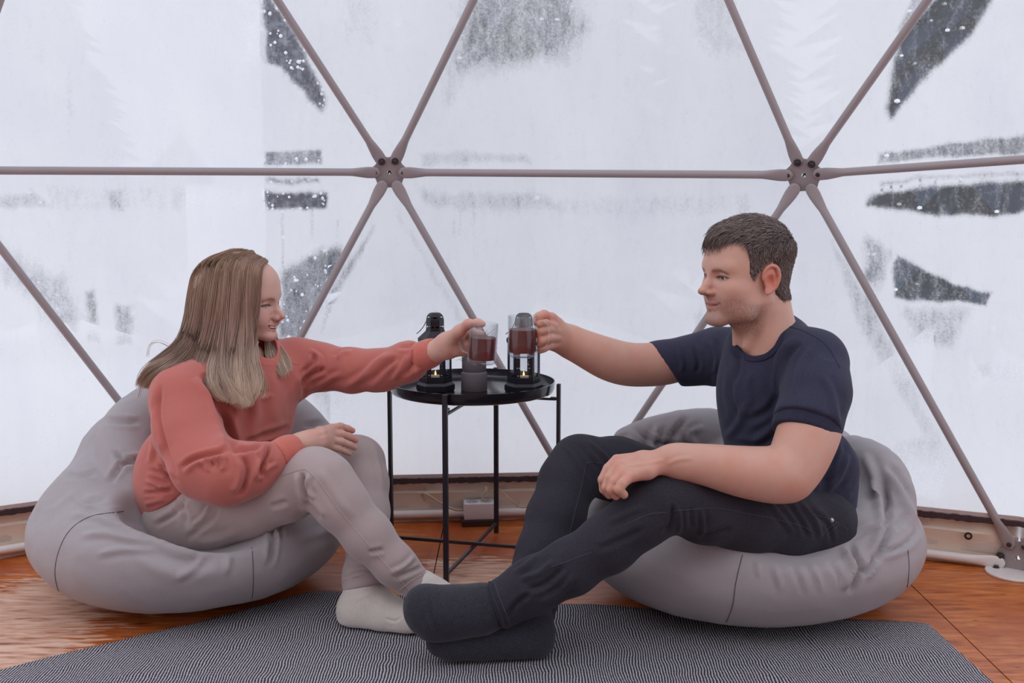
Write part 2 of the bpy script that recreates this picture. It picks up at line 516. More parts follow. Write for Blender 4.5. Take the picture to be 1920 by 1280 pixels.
def film_material():
    """clear plastic film with frozen condensation; 'Frost' attribute: 1 = thick frost, 0 = clear film"""
    t = NT('frosted_film'); t.t.nodes.remove(t.b)
    v = t.coord(); a = t.n('ShaderNodeAttribute', attribute_name='Frost')
    # ragged crystals, stretched downwards (drips)
    vs = t.coord((1, 1, .35)); v2 = t.coord((1, 1, 1))
    n1 = t.noise(vs, 55, 5, .65, .3); n2 = t.noise(v2, 160, 3, .6); n3 = t.noise(t.coord((1, 1, .08)), 40, 3, .6)
    nn = t.math('ADD', t.math('MULTIPLY', n1, .5), t.math('ADD', t.math('MULTIPLY', n2, .4), t.math('MULTIPLY', n3, .25)))
    x = t.math('ADD', a.outputs['Fac'], t.math('MULTIPLY', t.math('SUBTRACT', nn, .57), 1.25))
    edge = t.ramp(x, [(.10, g(.12)), (.36, g(.40)), (.60, g(.78)), (.88, g(.935)), (1.0, g(.958))])
    cloud = t.noise(v, 1.6, 4, .6, .6); st = t.noise(t.coord((1, 1, .12)), 5, 4, .6)
    cc = t.math('ADD', t.math('MULTIPLY', cloud, .6), t.math('MULTIPLY', st, .4))
    colr = t.ramp(cc, [(.30, (.86, .87, .90, 1)), (.5, (.94, .94, .955, 1)), (.68, (.99, .99, .99, 1))])
    tr = t.n('ShaderNodeBsdfTranslucent'); t.l(colr.outputs[0], tr.inputs[0])
    df = t.n('ShaderNodeBsdfDiffuse'); df.inputs[0].default_value = (.9, .9, .93, 1)
    m0 = t.n('ShaderNodeMixShader'); m0.inputs[0].default_value = .08; t.l(tr.outputs[0], m0.inputs[1]); t.l(df.outputs[0], m0.inputs[2])
    tp = t.n('ShaderNodeBsdfTransparent'); tp.inputs[0].default_value = (.93, .95, .97, 1)
    gs = t.n('ShaderNodeBsdfGlossy'); gs.inputs['Roughness'].default_value = .12
    fr = t.n('ShaderNodeFresnel'); fr.inputs[0].default_value = 1.3
    m2 = t.n('ShaderNodeMixShader'); t.l(fr.outputs[0], m2.inputs[0]); t.l(tp.outputs[0], m2.inputs[1]); t.l(gs.outputs[0], m2.inputs[2])
    m1 = t.n('ShaderNodeMixShader'); t.l(edge.outputs[0], m1.inputs[0]); t.l(m2.outputs[0], m1.inputs[1]); t.l(m0.outputs[0], m1.inputs[2])
    t.l(m1.outputs[0], t.out.inputs[0]); return t.m
M['film'] = film_material()

def floor_material():
    t = NT('lacquered_strand_board'); v = t.coord()
    L = []
    for k, (rot, sx, sc) in enumerate([(.15, .16, 60), (1.1, .2, 48), (-.7, .2, 54), (1.6, .14, 40)]):
        L.append(t.noise(t.coord((sx, 1, 1), (0, 0, rot)), sc, 3, .6, .6))
    a = t.math('ADD', t.math('MULTIPLY', L[0], .35), t.math('MULTIPLY', L[1], .25))
    a = t.math('ADD', a, t.math('ADD', t.math('MULTIPLY', L[2], .2), t.math('MULTIPLY', L[3], .2)))
    big = t.noise(v, 2.6, 5, .6, .4)
    base = t.ramp(a, [(.36, srgb(112, 52, 22)), (.46, srgb(178, 92, 40)), (.56, srgb(204, 120, 62)), (.68, srgb(222, 150, 92))])
    col = t.mix(t.ramp(big, [(.38, g(1)), (.52, g(0))]).outputs[0], base.outputs[0], srgb(168, 78, 30))
    # dark knots
    kn = t.ramp(t.noise(t.coord((.5, 1, 1)), 26, 3, .6), [(.66, g(0)), (.72, g(1))])
    col = t.mix(t.math('MULTIPLY', kn.outputs[0], .65), col, srgb(84, 40, 24))
    # worn patches where the lacquer is gone
    mask = None
    for (px, py, r) in ((40, 1150, .30), (120, 1100, .16), (880, 1085, .20), (960, 1075, .15), (0, 1235, .22)):
        c = on_z(px, py)
        d = t.n('ShaderNodeVectorMath', operation='DISTANCE'); t.l(v, d.inputs[0]); d.inputs[1].default_value = tuple(c)
        q = t.math('SUBTRACT', 1.0, t.math('DIVIDE', d.outputs['Value'], r))
        mask = q if mask is None else t.math('MAXIMUM', mask, q)
    mk = t.ramp(t.math('ADD', mask, t.math('MULTIPLY', t.math('SUBTRACT', L[0], .5), 2.2)), [(.10, g(0)), (.32, g(1))])
    worn = t.ramp(a, [(.38, srgb(120, 84, 74)), (.46, srgb(196, 150, 128)), (.56, srgb(222, 186, 166)), (.7, srgb(232, 206, 194))])
    col = t.mix(t.math('MULTIPLY', mk.outputs[0], .9), col, worn.outputs[0])
    t.l(col, t.b.inputs['Base Color'])
    t.l(t.ramp(mk.outputs[0], [(0, g(.33)), (1, g(.7))]).outputs[0], t.b.inputs['Roughness'])
    t.b.inputs['Specular IOR Level'].default_value = .4
    t.bump(a, .5, .002); return t.m
M['floor'] = floor_material()

def rug_material():
    t = NT('woven_grey_rug'); tc = t.n('ShaderNodeTexCoord'); uv = tc.outputs['UV']
    mp = t.n('ShaderNodeMapping'); t.l(uv, mp.inputs[0])
    ds = t.noise(uv, 4, 3)
    sx = t.n('ShaderNodeSeparateXYZ'); t.l(uv, sx.inputs[0])
    wob = t.math('MULTIPLY', t.math('SUBTRACT', ds, .5), .05)
    a = t.math('SINE', t.math('MULTIPLY', t.math('ADD', sx.outputs[0], wob), 2 * math.pi / .0060))
    b = t.math('SINE', t.math('MULTIPLY', t.math('ADD', sx.outputs[1], wob), 2 * math.pi / .0072))
    s = t.math('ADD', t.math('MULTIPLY', a, .32), t.math('MULTIPLY', b, .13))
    s = t.math('ADD', s, t.math('MULTIPLY', t.math('SUBTRACT', t.noise(uv, 160, 3, .7), .5), .8))
    s = t.math('ADD', s, .5)
    r = t.ramp(s, [(.22, srgb(44, 44, 56)), (.45, srgb(92, 90, 100)), (.62, srgb(160, 156, 162)), (.85, srgb(206, 201, 205))])
    t.l(r.outputs[0], t.b.inputs['Base Color']); t.b.inputs['Roughness'].default_value = .95
    t.b.inputs['Specular IOR Level'].default_value = .1
    t.bump(s, .8, .002); return t.m
M['rug'] = rug_material()

# ------------------------------------------------------------------ the setting: dome wall
B = {-1: np.array([-1.93, 2.74, .045]), 0: np.array([-.937, 3.38, .045]), 1: np.array([.214, 3.47, .045]),
     2: P(1908, 1046, 3.06), 3: np.array([2.13, 1.98, .045])}
H = {0: P(-112, 319, 2.99), 1: P(730, 323, 3.38), 2: P(1507, 328, 3.165), 3: P(2500, 258, 2.43)}
T = {-1: np.array([-2.0, 2.1, 2.15]), 0: P(182, -520, 2.78), 1: P(1142, -520, 2.83), 2: P(2107, -520, 2.42), }
CEN = np.array([-.195, 1.025, .2])
wall = empty('wall_back', (0, 3.4, 0)); tag(wall, kind='structure')

def in_poly(px, py, poly):
    poly = np.array(poly, float); ins = np.zeros(len(px), bool); j = len(poly) - 1
    for i in range(len(poly)):
        xi, yi = poly[i]; xj, yj = poly[j]
        c = ((yi > py) != (yj > py)) & (px < (xj - xi) * (py - yi) / (yj - yi + 1e-9) + xi); ins ^= c; j = i
    return ins
# places where the condensation has run off the film: (outline, how clear 0..1, softness px)
CLEAR = [
    ([(494, -40), (516, 0), (560, 70), (612, 185), (606, 212), (575, 188), (530, 130), (498, 122)], .9, 10),
    ([(495, 284), (605, 281), (606, 309), (495, 311)], .62, 4), ([(495, 358), (612, 360), (612, 388), (500, 392)], .98, 8),
    ([(500, 333), (600, 334), (600, 344), (500, 345)], .6, 6),
    ([(640, 458), (655, 480), (560, 640), (520, 640), (526, 508), (575, 482)], .72, 14),
    ([(0, 366), (60, 362), (95, 390), (0, 388)], .4, 8), ([(196, 355), (232, 357), (232, 394), (205, 392)], .4, 8),
    ([(0, 450), (60, 490), (120, 520), (150, 600), (120, 640), (60, 560), (0, 520)], .42, 24),
    ([(155, 545), (178, 545), (190, 640), (165, 640)], .5, 7), ([(215, 570), (248, 572), (248, 650), (218, 648)], .5, 7),
    ([(790, 286), (990, 286), (998, 306), (790, 308)], .36, 8), ([(780, 350), (860, 362), (1000, 358), (1060, 395), (860, 392), (790, 380)], .38, 12),
    ([(880, 380), (1400, 360), (1420, 405), (900, 402)], .16, 10), ([(80, 350), (470, 352), (480, 392), (90, 392)], .16, 10),
    ([(880, -40), (1060, -40), (1110, 60), (1060, 110), (960, 130), (860, 140), (840, 190), (846, 110)], .55, 30),
    ([(1290, -40), (1360, -40), (1390, 95), (1340, 105), (1300, 60)], .3, 26),
    ([(640, -40), (700, -20), (690, 70), (650, 60)], .22, 24), ([(440, -40), (500, -30), (498, 110), (455, 120)], .25, 20),
    ([(1690, 60), (1790, -40), (1880, -40), (1830, 60), (1720, 160), (1665, 225), (1658, 200)], .9, 10),
    ([(1755, -40), (1735, -10), (1690, 60), (1682, 55), (1720, -40)], .5, 5),
    ([(1648, 284), (1790, 266), (1925, 252), (1925, 290), (1700, 302), (1648, 305)], .62, 6),
    ([(1650, 337), (1920, 318), (1920, 328), (1650, 346)], .45, 5),
    ([(1623, 385), (1640, 362), (1800, 345), (1925, 335), (1925, 398), (1860, 410), (1800, 402), (1720, 400)], .9, 9),
    ([(1618, 440), (1670, 470), (1665, 520), (1640, 550), (1618, 520)], .55, 14),
    ([(1680, 474), (1790, 535), (1858, 552), (1850, 575), (1674, 556)], .85, 6),
    ([(1690, 570), (1820, 580), (1790, 650), (1720, 640)], .45, 16),
    ([(1560, 450), (1600, 510), (1740, 770), (1780, 850), (1770, 870), (1700, 760), (1600, 590)], .42, 8),
    ([(1665, 850), (1690, 826), (1760, 818), (1785, 870), (1775, 935), (1700, 930)], .55, 14),
    ([(1820, 685), (1925, 680), (1925, 712), (1830, 708)], .25, 12),
    ([(570, 700), (640, 690), (660, 780), (620, 790)], .4, 16), ([(1300, 590), (1320, 580), (1305, 640)], .4, 8),
    ([(620, 545), (700, 420), (704, 424), (600, 625)], .5, 4), ([(740, 390), (770, 430), (900, 640), (880, 640)], .28, 8),
]
for xs, y0, y1, st in ((530, 390, 560, .55), (586, 390, 450, .45), (632, 410, 445, .4), (850, 386, 450, .35), (862, 390, 440, .35), (888, 392, 470, .35),
                       (1655, 346, 360, .9), (1672, 345, 360, .9), (1690, 344, 358, .8), (1725, 338, 352, .9), (1755, 336, 350, .9), (1800, 333, 346, .9), (1845, 330, 344, .8),
                       (1580, 130, 250, .1), (128, 110, 280, .16), (134, 160, 280, .16)):
    CLEAR.append(([(xs - 2, y0), (xs + 2, y0), (xs + 1, y1), (xs - 1, y1)], st, 3))
def frost_of(V):
    px, py, dc = proj(V); jx = px + 9 * fbm(V * 14, 3, 3); jy = py + 9 * fbm(V * 14 + 50, 5, 3)
    fr = np.ones(len(V))
    for poly, st, soft in CLEAR:
        q = np.array(poly, float); lo, hi = q.min(0) - 3 * soft, q.max(0) + 3 * soft
        w = np.nonzero((px > lo[0]) & (px < hi[0]) & (py > lo[1]) & (py < hi[1]))[0]
        if not len(w): continue
        s = .35 if soft < 5 else 1
        x = px[w] + (jx[w] - px[w]) * s; y = py[w] + (jy[w] - py[w]) * s
        ins = in_poly(x, y, poly); d, _, _ = seg_dist(x, y, list(poly) + [poly[0]]); d = np.where(ins, d, -d)
        k = np.clip(d / soft * .5 + .5, 0, 1); k = k * k * (3 - 2 * k)
        fr[w] = np.minimum(fr[w], 1 - st * k)
    return fr
def pane(a, b, c, n):
    out = []
    mid = (a + b + c) / 3; N = nrm(np.cross(b - a, c - a)); N = N if N @ (mid - CEN) > 0 else -N
    a, b, c = a + N * .016, b + N * .016, c + N * .016
    idx = {}; V = []; Fc = []
    for i in range(n + 1):
        for j in range(n + 1 - i):
            idx[i, j] = len(V); V.append(a + (b - a) * i / n + (c - a) * j / n)
    for i in range(n):
        for j in range(n - i):
            Fc.append((idx[i, j], idx[i + 1, j], idx[i, j + 1]))
            if i + j < n - 1: Fc.append((idx[i + 1, j], idx[i + 1, j + 1], idx[i, j + 1]))
    V = np.array(V); me = mesh_np(V, np.array(Fc))
    at = me.attributes.new('Frost', 'FLOAT', 'POINT'); at.data.foreach_set('value', frost_of(V).astype(np.float32))
    o = link_mesh('film_pane', me, M['film'], wall); return o
PAN = [(H[0], H[1], T[0], 170), (T[0], T[1], H[1], 170), (H[1], H[2], T[1], 170), (T[1], T[2], H[2], 170), (H[2], H[3], T[2], 170),
       (T[-1], T[0], H[0], 20), (B[-1], B[0], H[0], 110), (H[0], H[1], B[0], 170), (B[0], B[1], H[1], 150), (H[1], H[2], B[1], 150),
       (B[1], B[2], H[2], 170), (H[2], H[3], B[2], 170), (B[2], B[3], H[3], 60)]
for q in PAN: pane(*q)

# base skirt: cream canvas flap, hook tape and edging along each base edge
for i in (-1, 0, 1, 2):
    a, b = B[i].copy(), B[i + 1].copy(); a[2] = b[2] = 0
    t = nrm(b - a); out = nrm(np.cross(t, [0, 0, 1])); out = out if out @ ((a + b) / 2 - CEN) > 0 else -out
    o = out * .012; n = 40; sk = MB(); rows = [(.142, .004), (.128, 0), (.098, .002), (.092, -.004), (.055, .006), (.02, .004), (.0, .0)]
    vs = []; fs = []
    for r, (z, off) in enumerate(rows):
        for k in range(n + 1):
            u = k / n; w = .003 * math.sin(u * 23 + r) + .002 * math.sin(u * 61 + 2 * r)
            vs.append(a + (b - a) * u + o + out * (off + w) + np.array([0, 0, z]))
    for r in range(len(rows) - 1):
        for k in range(n): fs.append((r * (n + 1) + k, r * (n + 1) + k + 1, (r + 1) * (n + 1) + k + 1, (r + 1) * (n + 1) + k))
    sk.add(vs, fs); s_o = sk.build('canvas_skirt', M['skirt'], wall)
    ax = [t, out, [0, 0, 1]]; L = np.linalg.norm(b - a)
    ftm = MB(); pts = []
    m_ = 120
    vs = []; fs = []
    for k in range(m_ + 1):
        u = k / m_; c = a + (b - a) * u - out * .002
        j = .002 * vnoise(np.array([[u * 150, i, 0]]), 3)[0]; j2 = .002 * vnoise(np.array([[u * 150, i, 9]]), 5)[0]
        for (dy, z) in ((.004, .124 + j), (-.004, .125 + j), (-.004, .141 + j2), (.004, .142 + j2)): vs.append(c + out * dy + np.array([0, 0, z]))
    for k in range(m_):
        for q in range(4): fs.append((k * 4 + q, k * 4 + (q + 1) % 4, k * 4 + 4 + (q + 1) % 4, k * 4 + 4 + q))
    ftm.add(vs, fs).build('hook_tape', M['fuzz'], wall)
    MB().box((a + b) / 2 + out * .001 + np.array([0, 0, .147]), (L, .003, .011), ax).build('edging_tape', M['edge'], wall)
    for u in ((.2, .75) if i == 0 else (.08, .55, .9) if i == 1 else (.3, .7)):
        c = a + (b - a) * u + np.array([0, 0, .085]) + out * .004
        if i == 0 and u == .75: c = P(742, 905, 3.56)
        e = MB(); e.lathe(c - out * .008, [(.0055, -.003), (.0105, -.002), (.0105, .001), (.0055, .002)], 18, out, closed=True)
        e.build('eyelet', M['eyelet'], wall)

# ------------------------------------------------------------------ dome frame
frame = empty('dome_frame', B[1] * [1, 1, 0])
tag(frame, 'pale grey painted steel tube frame of the geodesic dome, bolted at six-armed hubs', 'frame')
def strut(a, b, ca, cb, mat='tube', r=.0112, nma=None, nmb=None):
    L = np.linalg.norm(b - a); t = (b - a) / L
    na = nrm(CEN - a) if nma is None else nma; nb = nrm(CEN - b) if nmb is None else nmb
    st = []
    for s_, w, h in ((.030, .004, .003), (.033, .010, .0035), (.038, .0145, .0035), (.048, .0175, .0035), (.066, .0175, .0038), (.088, .0150, .0065), (.112, r * 1.03, r * .98), (.13, r, r)): st.append((s_, w, h))
    full = [(s_, w, h) for s_, w, h in st] + [(L / 2, r, r)] + [(L - s_, w, h) for s_, w, h in reversed(st)]
    n = 14; vs = []; fs = []
    for (s_, w, h) in full:
        u = s_ / L; nn = nrm(na * (1 - u) + nb * u); nn = nrm(nn - t * (nn @ t)); sd = np.cross(t, nn)
        # flattened ends lie on the inner face of the hub plates
        inset = .0055 * max(0, 1 - min(s_, L - s_) / .12)
        c = a + t * s_ + nn * inset
        for k in range(n):
            an = 2 * math.pi * k / n; vs.append(c + math.cos(an) * w * sd + math.sin(an) * h * nn)
    m = len(full)
    for i in range(m - 1):
        for k in range(n): fs.append((i * n + k, i * n + (k + 1) % n, (i + 1) * n + (k + 1) % n, (i + 1) * n + k))
    fs += [tuple(range(n)), tuple((m - 1) * n + k for k in range(n))]
    return MB().add(vs, fs).build('strut', M[mat], frame)
nodes = {('H', k): v for k, v in H.items()}; nodes.update({('B', k): v for k, v in B.items()}); nodes.update({('T', k): v for k, v in T.items()})
links = [(('H', 0), ('H', 1)), (('H', 1), ('H', 2)), (('H', 2), ('H', 3)), (('H', 1), ('T', 0)), (('H', 1), ('T', 1)), (('H', 2), ('T', 1)), (('H', 2), ('T', 2)),
         (('H', 0), ('T', 0)), (('H', 3), ('T', 2)), (('H', 0), ('B', 0)), (('H', 1), ('B', 0)), (('H', 1), ('B', 1)), (('H', 2), ('B', 1)), (('H', 2), ('B', 2)), (('H', 3), ('B', 2)),
         (('H', 0), ('B', -1)), (('H', 3), ('B', 3)), (('T', 0), ('T', 1)), (('T', 1), ('T', 2)), (('T', -1), ('T', 0)), (('T', -1), ('H', 0))]
base = [(('B', i), ('B', i + 1)) for i in (-1, 0, 1, 2)]
for a, b in links: strut(nodes[a], nodes[b], a, b)
for a, b in base:
    o = strut(nodes[a] + [0, 0, -.018], nodes[b] + [0, 0, -.018], a, b, 'tube_white', .0125, nrm((CEN - nodes[a]) * [1, 1, 0]), nrm((CEN - nodes[b]) * [1, 1, 0])); o['label'] = 'white base tube'
def hub(key):
    c = nodes[key]; nn = nrm(CEN - c)
    if key[0] == 'B': nn = nrm((CEN - c) * [1, 1, 0])
    dirs = []
    for a, b in links + base:
        if key in (a, b):
            o = nodes[b if a == key else a]; d = o - c; d = nrm(d - nn * (d @ nn)); dirs.append(d)
    X = dirs[0]; Y = np.cross(nn, X)
    an = sorted([math.atan2(d @ Y, d @ X) for d in dirs])
    # star plate outline around a square hole, 6 mm thick
    n = 72; hole = .0058; vs = []; fs = []
    for side in (-.003, .003):
        for k in range(n):
            w = 2 * math.pi * k / n; dd = min(abs((w - q + math.pi) % (2 * math.pi) - math.pi) for q in an)
            r = .049 + .010 * math.exp(-(dd / .33) ** 2) - .004
            vs.append(c + nn * side + r * (math.cos(w) * X + math.sin(w) * Y))
        for k in range(n):
            w = 2 * math.pi * k / n; q = hole / max(abs(math.cos(w)), abs(math.sin(w)))
            vs.append(c + nn * side + q * (math.cos(w) * X + math.sin(w) * Y))
    for k in range(n):
        l = (k + 1) % n
        fs += [(k, l, n + l, n + k), (2 * n + k, 3 * n + k, 3 * n + l, 2 * n + l), (k, 2 * n + k, 2 * n + l, l), (n + k, n + l, 3 * n + l, 3 * n + k)]
    pl = MB().add(vs, fs).build('hub_plate', M['tube'], frame)
    for d in dirs:
        q = c + d * .0415 + nn * (.008)
        if key[0] == 'B' and key[1] != 2: continue
        MB().lathe(q, [(.0108, 0), (.0108, .0022), (.0098, .003), (.0066, .003), (.0066, .0075), (.0055, .009), (0, .009)], 18, nn).build('bolt', M['bolt'], pl)
for key in (('H', 0), ('H', 1), ('H', 2), ('H', 3), ('B', 0), ('B', 1), ('B', 2), ('T', 0), ('T', 1), ('T', 2)): hub(key)
for i in (0, 1, 2):                                    # foot plates on the floor
    c = B[i] + nrm((CEN - B[i]) * [1, 1, 0]) * .02
    f = MB().lathe((c[0], c[1], 0.001), [(.075, 0), (.075, .004), (.073, .006), (0, .006)], 40).build('foot_plate', M['tube_white'], frame)
    for s_ in (-1, 1):
        t = nrm(np.cross(c - CEN, [0, 0, 1])) * s_
        MB().lathe((c[0] + t[0] * .048, c[1] + t[1] * .048, .006), [(.009, 0), (.009, .002), (.006, .002), (.006, .008), (0, .008)], 14).build('bolt', M['bolt'], f)

# ------------------------------------------------------------------ floor of strand boards
floor = empty('floor', (0, 2, 0)); tag(floor, kind='structure')
sx = on_z(832, 985)[0]; fy = [-3.2, -.75, 1.69, 4.13]
bx = [sx - 3.75, sx - 2.5, sx - 1.25, sx, sx + 1.25, sx + 2.5, sx + 3.75]
R2 = 2.60
def clip_poly(poly, R, c):                              # board outline cut by the round platform
    out = []
    for i in range(len(poly)):
        a, b = np.array(poly[i]), np.array(poly[(i + 1) % len(poly)])
        for t in np.linspace(0, 1, 40, endpoint=False):
            p = a + (b - a) * t; d = p - c; l = np.linalg.norm(d); out.append(tuple(c + d * min(1, R / l)) if l > R else tuple(p))
    q = []
    for p in out:
        if not q or np.linalg.norm(np.array(p) - np.array(q[-1])) > 1e-4: q.append(p)
    return q
for i in range(6):
    for j in range(3):
        x0, x1 = bx[i] + .0015, bx[i + 1] - .0015; y0, y1 = fy[j] + .0015, fy[j + 1] - .0015
        if j == 1: pass
        dx = max(x0 - CEN[0], 0, CEN[0] - x1); dy = max(y0 - CEN[1], 0, CEN[1] - y1)
        if math.hypot(dx, dy) > R2 - .1: continue
        MB().prism(clip_poly([(x0, y0), (x1, y0), (x1, y1), (x0, y1)], R2, CEN[:2]), -.018, 0).build('strand_board', M['floor'], floor)
# unseen opaque shell added behind the camera to darken the side facing it
def rear_blocker():
    n, m = 40, 16; vs = []; fs = []
    for i in range(n + 1):
        a = math.pi * (1.12 + .76 * i / n)
        for j in range(m + 1):
            e = math.radians(78) * j / m; r = 2.44 * math.cos(e)
            vs.append((CEN[0] + r * math.cos(a), CEN[1] - .35 + r * math.sin(a), 2.5 * math.sin(e)))
    for i in range(n):
        for j in range(m): fs.append((i * (m + 1) + j, i * (m + 1) + j + 1, (i + 1) * (m + 1) + j + 1, (i + 1) * (m + 1) + j))
    o = MB().add(vs, fs).build('wall_blocker', M['blocker']); tag(o, kind='structure')
M['blocker'] = plain('grey_light_blocker', srgb(226, 220, 216), .9)
rear_blocker()
deck = MB().lathe((CEN[0], CEN[1], 0), [(0, -.03), (2.68, -.03), (2.68, -.30), (0, -.30)], 64).build('trim_1', M['snow']); tag(deck, kind='structure')

# ------------------------------------------------------------------ outside: snow, trees, cabins
gv = []; gf = []; n = 60
for i in range(n + 1):
    for j in range(n + 1):
        x = (i / n - .5) * 90; y = -25 + j / n * 95
        d = max(0, math.hypot(x - CEN[0], y - CEN[1]) - 3)
        z = -.32 + min(1, d / 6) * .25 * float(vnoise(np.array([[x * .25, y * .25, 0]]), 2)[0]) + .012 * d
        gv.append((x, y, z))
for i in range(n):
    for j in range(n): gf.append((i * (n + 1) + j, (i + 1) * (n + 1) + j, (i + 1) * (n + 1) + j + 1, i * (n + 1) + j + 1))
sg = MB().add(gv, gf).build('snow_ground', M['snow']); tag(sg, kind='structure')

def spruce(px, d, h, label, r0=None, base_z=-.2, group='snowy spruces outside the dome'):
    w = P(px, 330, d); c = np.array([w[0], w[1], base_z]); r0 = r0 or h * .22
    t = empty('spruce_tree', c); tag(t, label, 'tree', group)
    MB().tube([c, c + [0, 0, h * .5], c + [0, 0, h * .97]], [h * .022, h * .013, .01], 8).build('trunk', M['bark'], t)
    fo = MB(); sn = MB(); rr = random.Random(int(px * 7 + d))
    n = 460
    for k in range(n):
        u = (k / n) ** .85; z = h * (.10 + .88 * u); L = r0 * (1 - u) ** .8 * rr.uniform(.75, 1.15) + .06; a = k * 2.39996 + rr.uniform(-.3, .3)
        dx, dy = math.cos(a), math.sin(a); sd = np.array([-dy, dx, 0]); pts = []
        for s_ in (0, .35, .7, 1.0): pts.append(c + np.array([dx * L * s_, dy * L * s_, z - .30 * L * s_ * s_ * 1.2 + .05 * L]))
        wd = [.05 * L + .012, .12 * L + .014, .09 * L + .010, .006]
        vs = []
        for q, ww in zip(pts, wd):
            vs += [q + sd * ww + [0, 0, -.16 * ww], q + [0, 0, .25 * ww], q - sd * ww + [0, 0, -.16 * ww], q + [0, 0, -1.3 * ww]]
        fs = []
        for i in range(3):
            for e in range(4): fs.append((i * 4 + e, i * 4 + (e + 1) % 4, i * 4 + 4 + (e + 1) % 4, i * 4 + 4 + e))
        fo.add(vs, fs)
        for i in (1, 2, 3):
            for rep in (0, 1):
                if rr.random() < .45: continue
                r_ = rr.uniform(.005, .014) + .004 * L; q = pts[i] + sd * rr.uniform(-1, 1) * wd[i] * .7 + np.array([0, 0, .3 * wd[i]])
                sn.lathe(q, [(0, -.6 * r_), (.9 * r_, -.25 * r_), (.8 * r_, .45 * r_), (0, .75 * r_)], 6)
    o = fo.build('foliage', M['spruce'], t, False); o['kind'] = 'stuff'
    o = sn.build('snow_load', M['snow'], t); o['kind'] = 'stuff'
    return t
spruce(965, 8.0, 5.6, 'snow-laden spruce outside, behind the film above the middle of the long bar', 1.5)
spruce(1345, 11, 6.4, 'pale far spruce outside, behind the film left of the steep strut top right', 1.0)
spruce(1800, 6.6, 5.2, 'dark spruce outside at the upper right, next to the right-hand hub', 1.2)
spruce(2060, 10.5, 6.6, 'spruce outside at the right edge of the view, behind the darker one', 1.6)
spruce(1700, 10.2, 2.6, 'small spruce outside low down behind the right-hand bean bag', .55)
spruce(90, 9.0, 3.4, 'spruce outside behind the left edge film, above the bean bag', 1.0)
spruce(660, 12, 6.5, 'faint far spruce outside between the struts left of centre', 1.0)
def mottled_trunk(px, d, rpx, label):
    w = P(px, 330, d); c = np.array([w[0], w[1], -.3]); r = rpx * d / F
    t = empty('tree_trunk', c); tag(t, label, 'tree')
    n = 40; m = 90; vs = []; fs = []
    for i in range(m + 1):
        z = 5.2 * i / m
        for k in range(n):
            a = 2 * math.pi * k / n; q = np.array([[math.cos(a) * 3, math.sin(a) * 3, z * 2.5]])
            rr = r * (1 + .07 * float(vnoise(q * 2, 4)[0]) - .012 * z)
            vs.append((c[0] + rr * math.cos(a), c[1] + rr * math.sin(a), c[2] + z))
    for i in range(m):
        for k in range(n): fs.append((i * n + k, i * n + (k + 1) % n, (i + 1) * n + (k + 1) % n, (i + 1) * n + k))
    MB().add(vs, fs).build('bark', M['bark'], t)
    sn = MB(); rr = random.Random(3)
    for k in range(1500):
        a = rr.uniform(0, 6.28); z = rr.uniform(.2, 5.1); s_ = rr.uniform(.004, .011)
        q = c + np.array([math.cos(a) * r * 1.0, math.sin(a) * r * 1.0, z])
        sn.lathe(q, [(0, -s_), (s_ * .8, -s_ * .5), (s_, 0), (s_ * .6, s_ * .7), (0, s_)], 6)
    o = sn.build('snow_clump', M['snow'], t); o['kind'] = 'stuff'
mottled_trunk(552, 5.6, 56, 'thick snow-flecked tree trunk outside behind the film left of the first hub')
def cabin(x0, x1, y_eave, y_floor, d, label, roof_h=.5, depth=2.4):
    a, b = P(x0, y_eave, d), P(x1, y_eave, d); z1 = a[2]; z0 = -.3
    t = empty('cabin', ((a[0] + b[0]) / 2, a[1], z0)); tag(t, label, 'cabin')
    n = max(3, int((z1 - z0) / .16)); y = a[1]
    body = MB().box(((a[0] + b[0]) / 2, y + depth / 2, (z0 + z1) / 2), (b[0] - a[0] - .05, depth - .05, z1 - z0)).build('wall_core', M['timber'], t)
    for k in range(n):
        z = z0 + (k + .5) * (z1 - z0) / n
        MB().tube([(a[0] - .12, y, z), (b[0] + .12, y, z)], (z1 - z0) / n * .53, 10).build('log', M['timber'], t)
    cx = (a[0] + b[0]) / 2; w = (b[0] - a[0]) / 2 + .35
    v = [(cx - w, y - .35, z1 - .02), (cx + w, y - .35, z1 - .02), (cx + w, y + depth + .3, z1), (cx - w, y + depth + .3, z1), (cx - w, y + depth / 2, z1 + roof_h), (cx + w, y + depth / 2, z1 + roof_h)]
    MB().add(v, [(0, 1, 5, 4), (2, 3, 4, 5), (0, 4, 3), (1, 2, 5), (0, 3, 2, 1)]).build('roof', M['timber'], t, False)
    s_ = .16; v2 = [(p[0] * 1, p[1], p[2] + .02) for p in v] + [(p[0], p[1], p[2] + s_) for p in v]
    f2 = [(0, 1, 5, 4), (2, 3, 4, 5), (6, 10, 11, 7), (8, 11, 10, 9), (0, 6, 7, 1), (1, 7, 11, 5), (5, 11, 8, 2), (2, 8, 9, 3), (3, 9, 10, 4), (4, 10, 6, 0)]
    MB().add(v2, f2).build('roof_snow', M['snow'], t, False)
cabin(1500, 2150, 350, 440, 14.0, 'dark log cabin with snowy roof outside, level with the bar right of the right-hand hub', .5, 2.5)
cabin(-40, 230, 340, 400, 15, 'faint dark cabin outside behind the left film, level with the long bar', .7, 3)
cabin(770, 1010, 322, 380, 17, 'distant low cabin outside behind the film right of the left-hand hub', .5, 3)

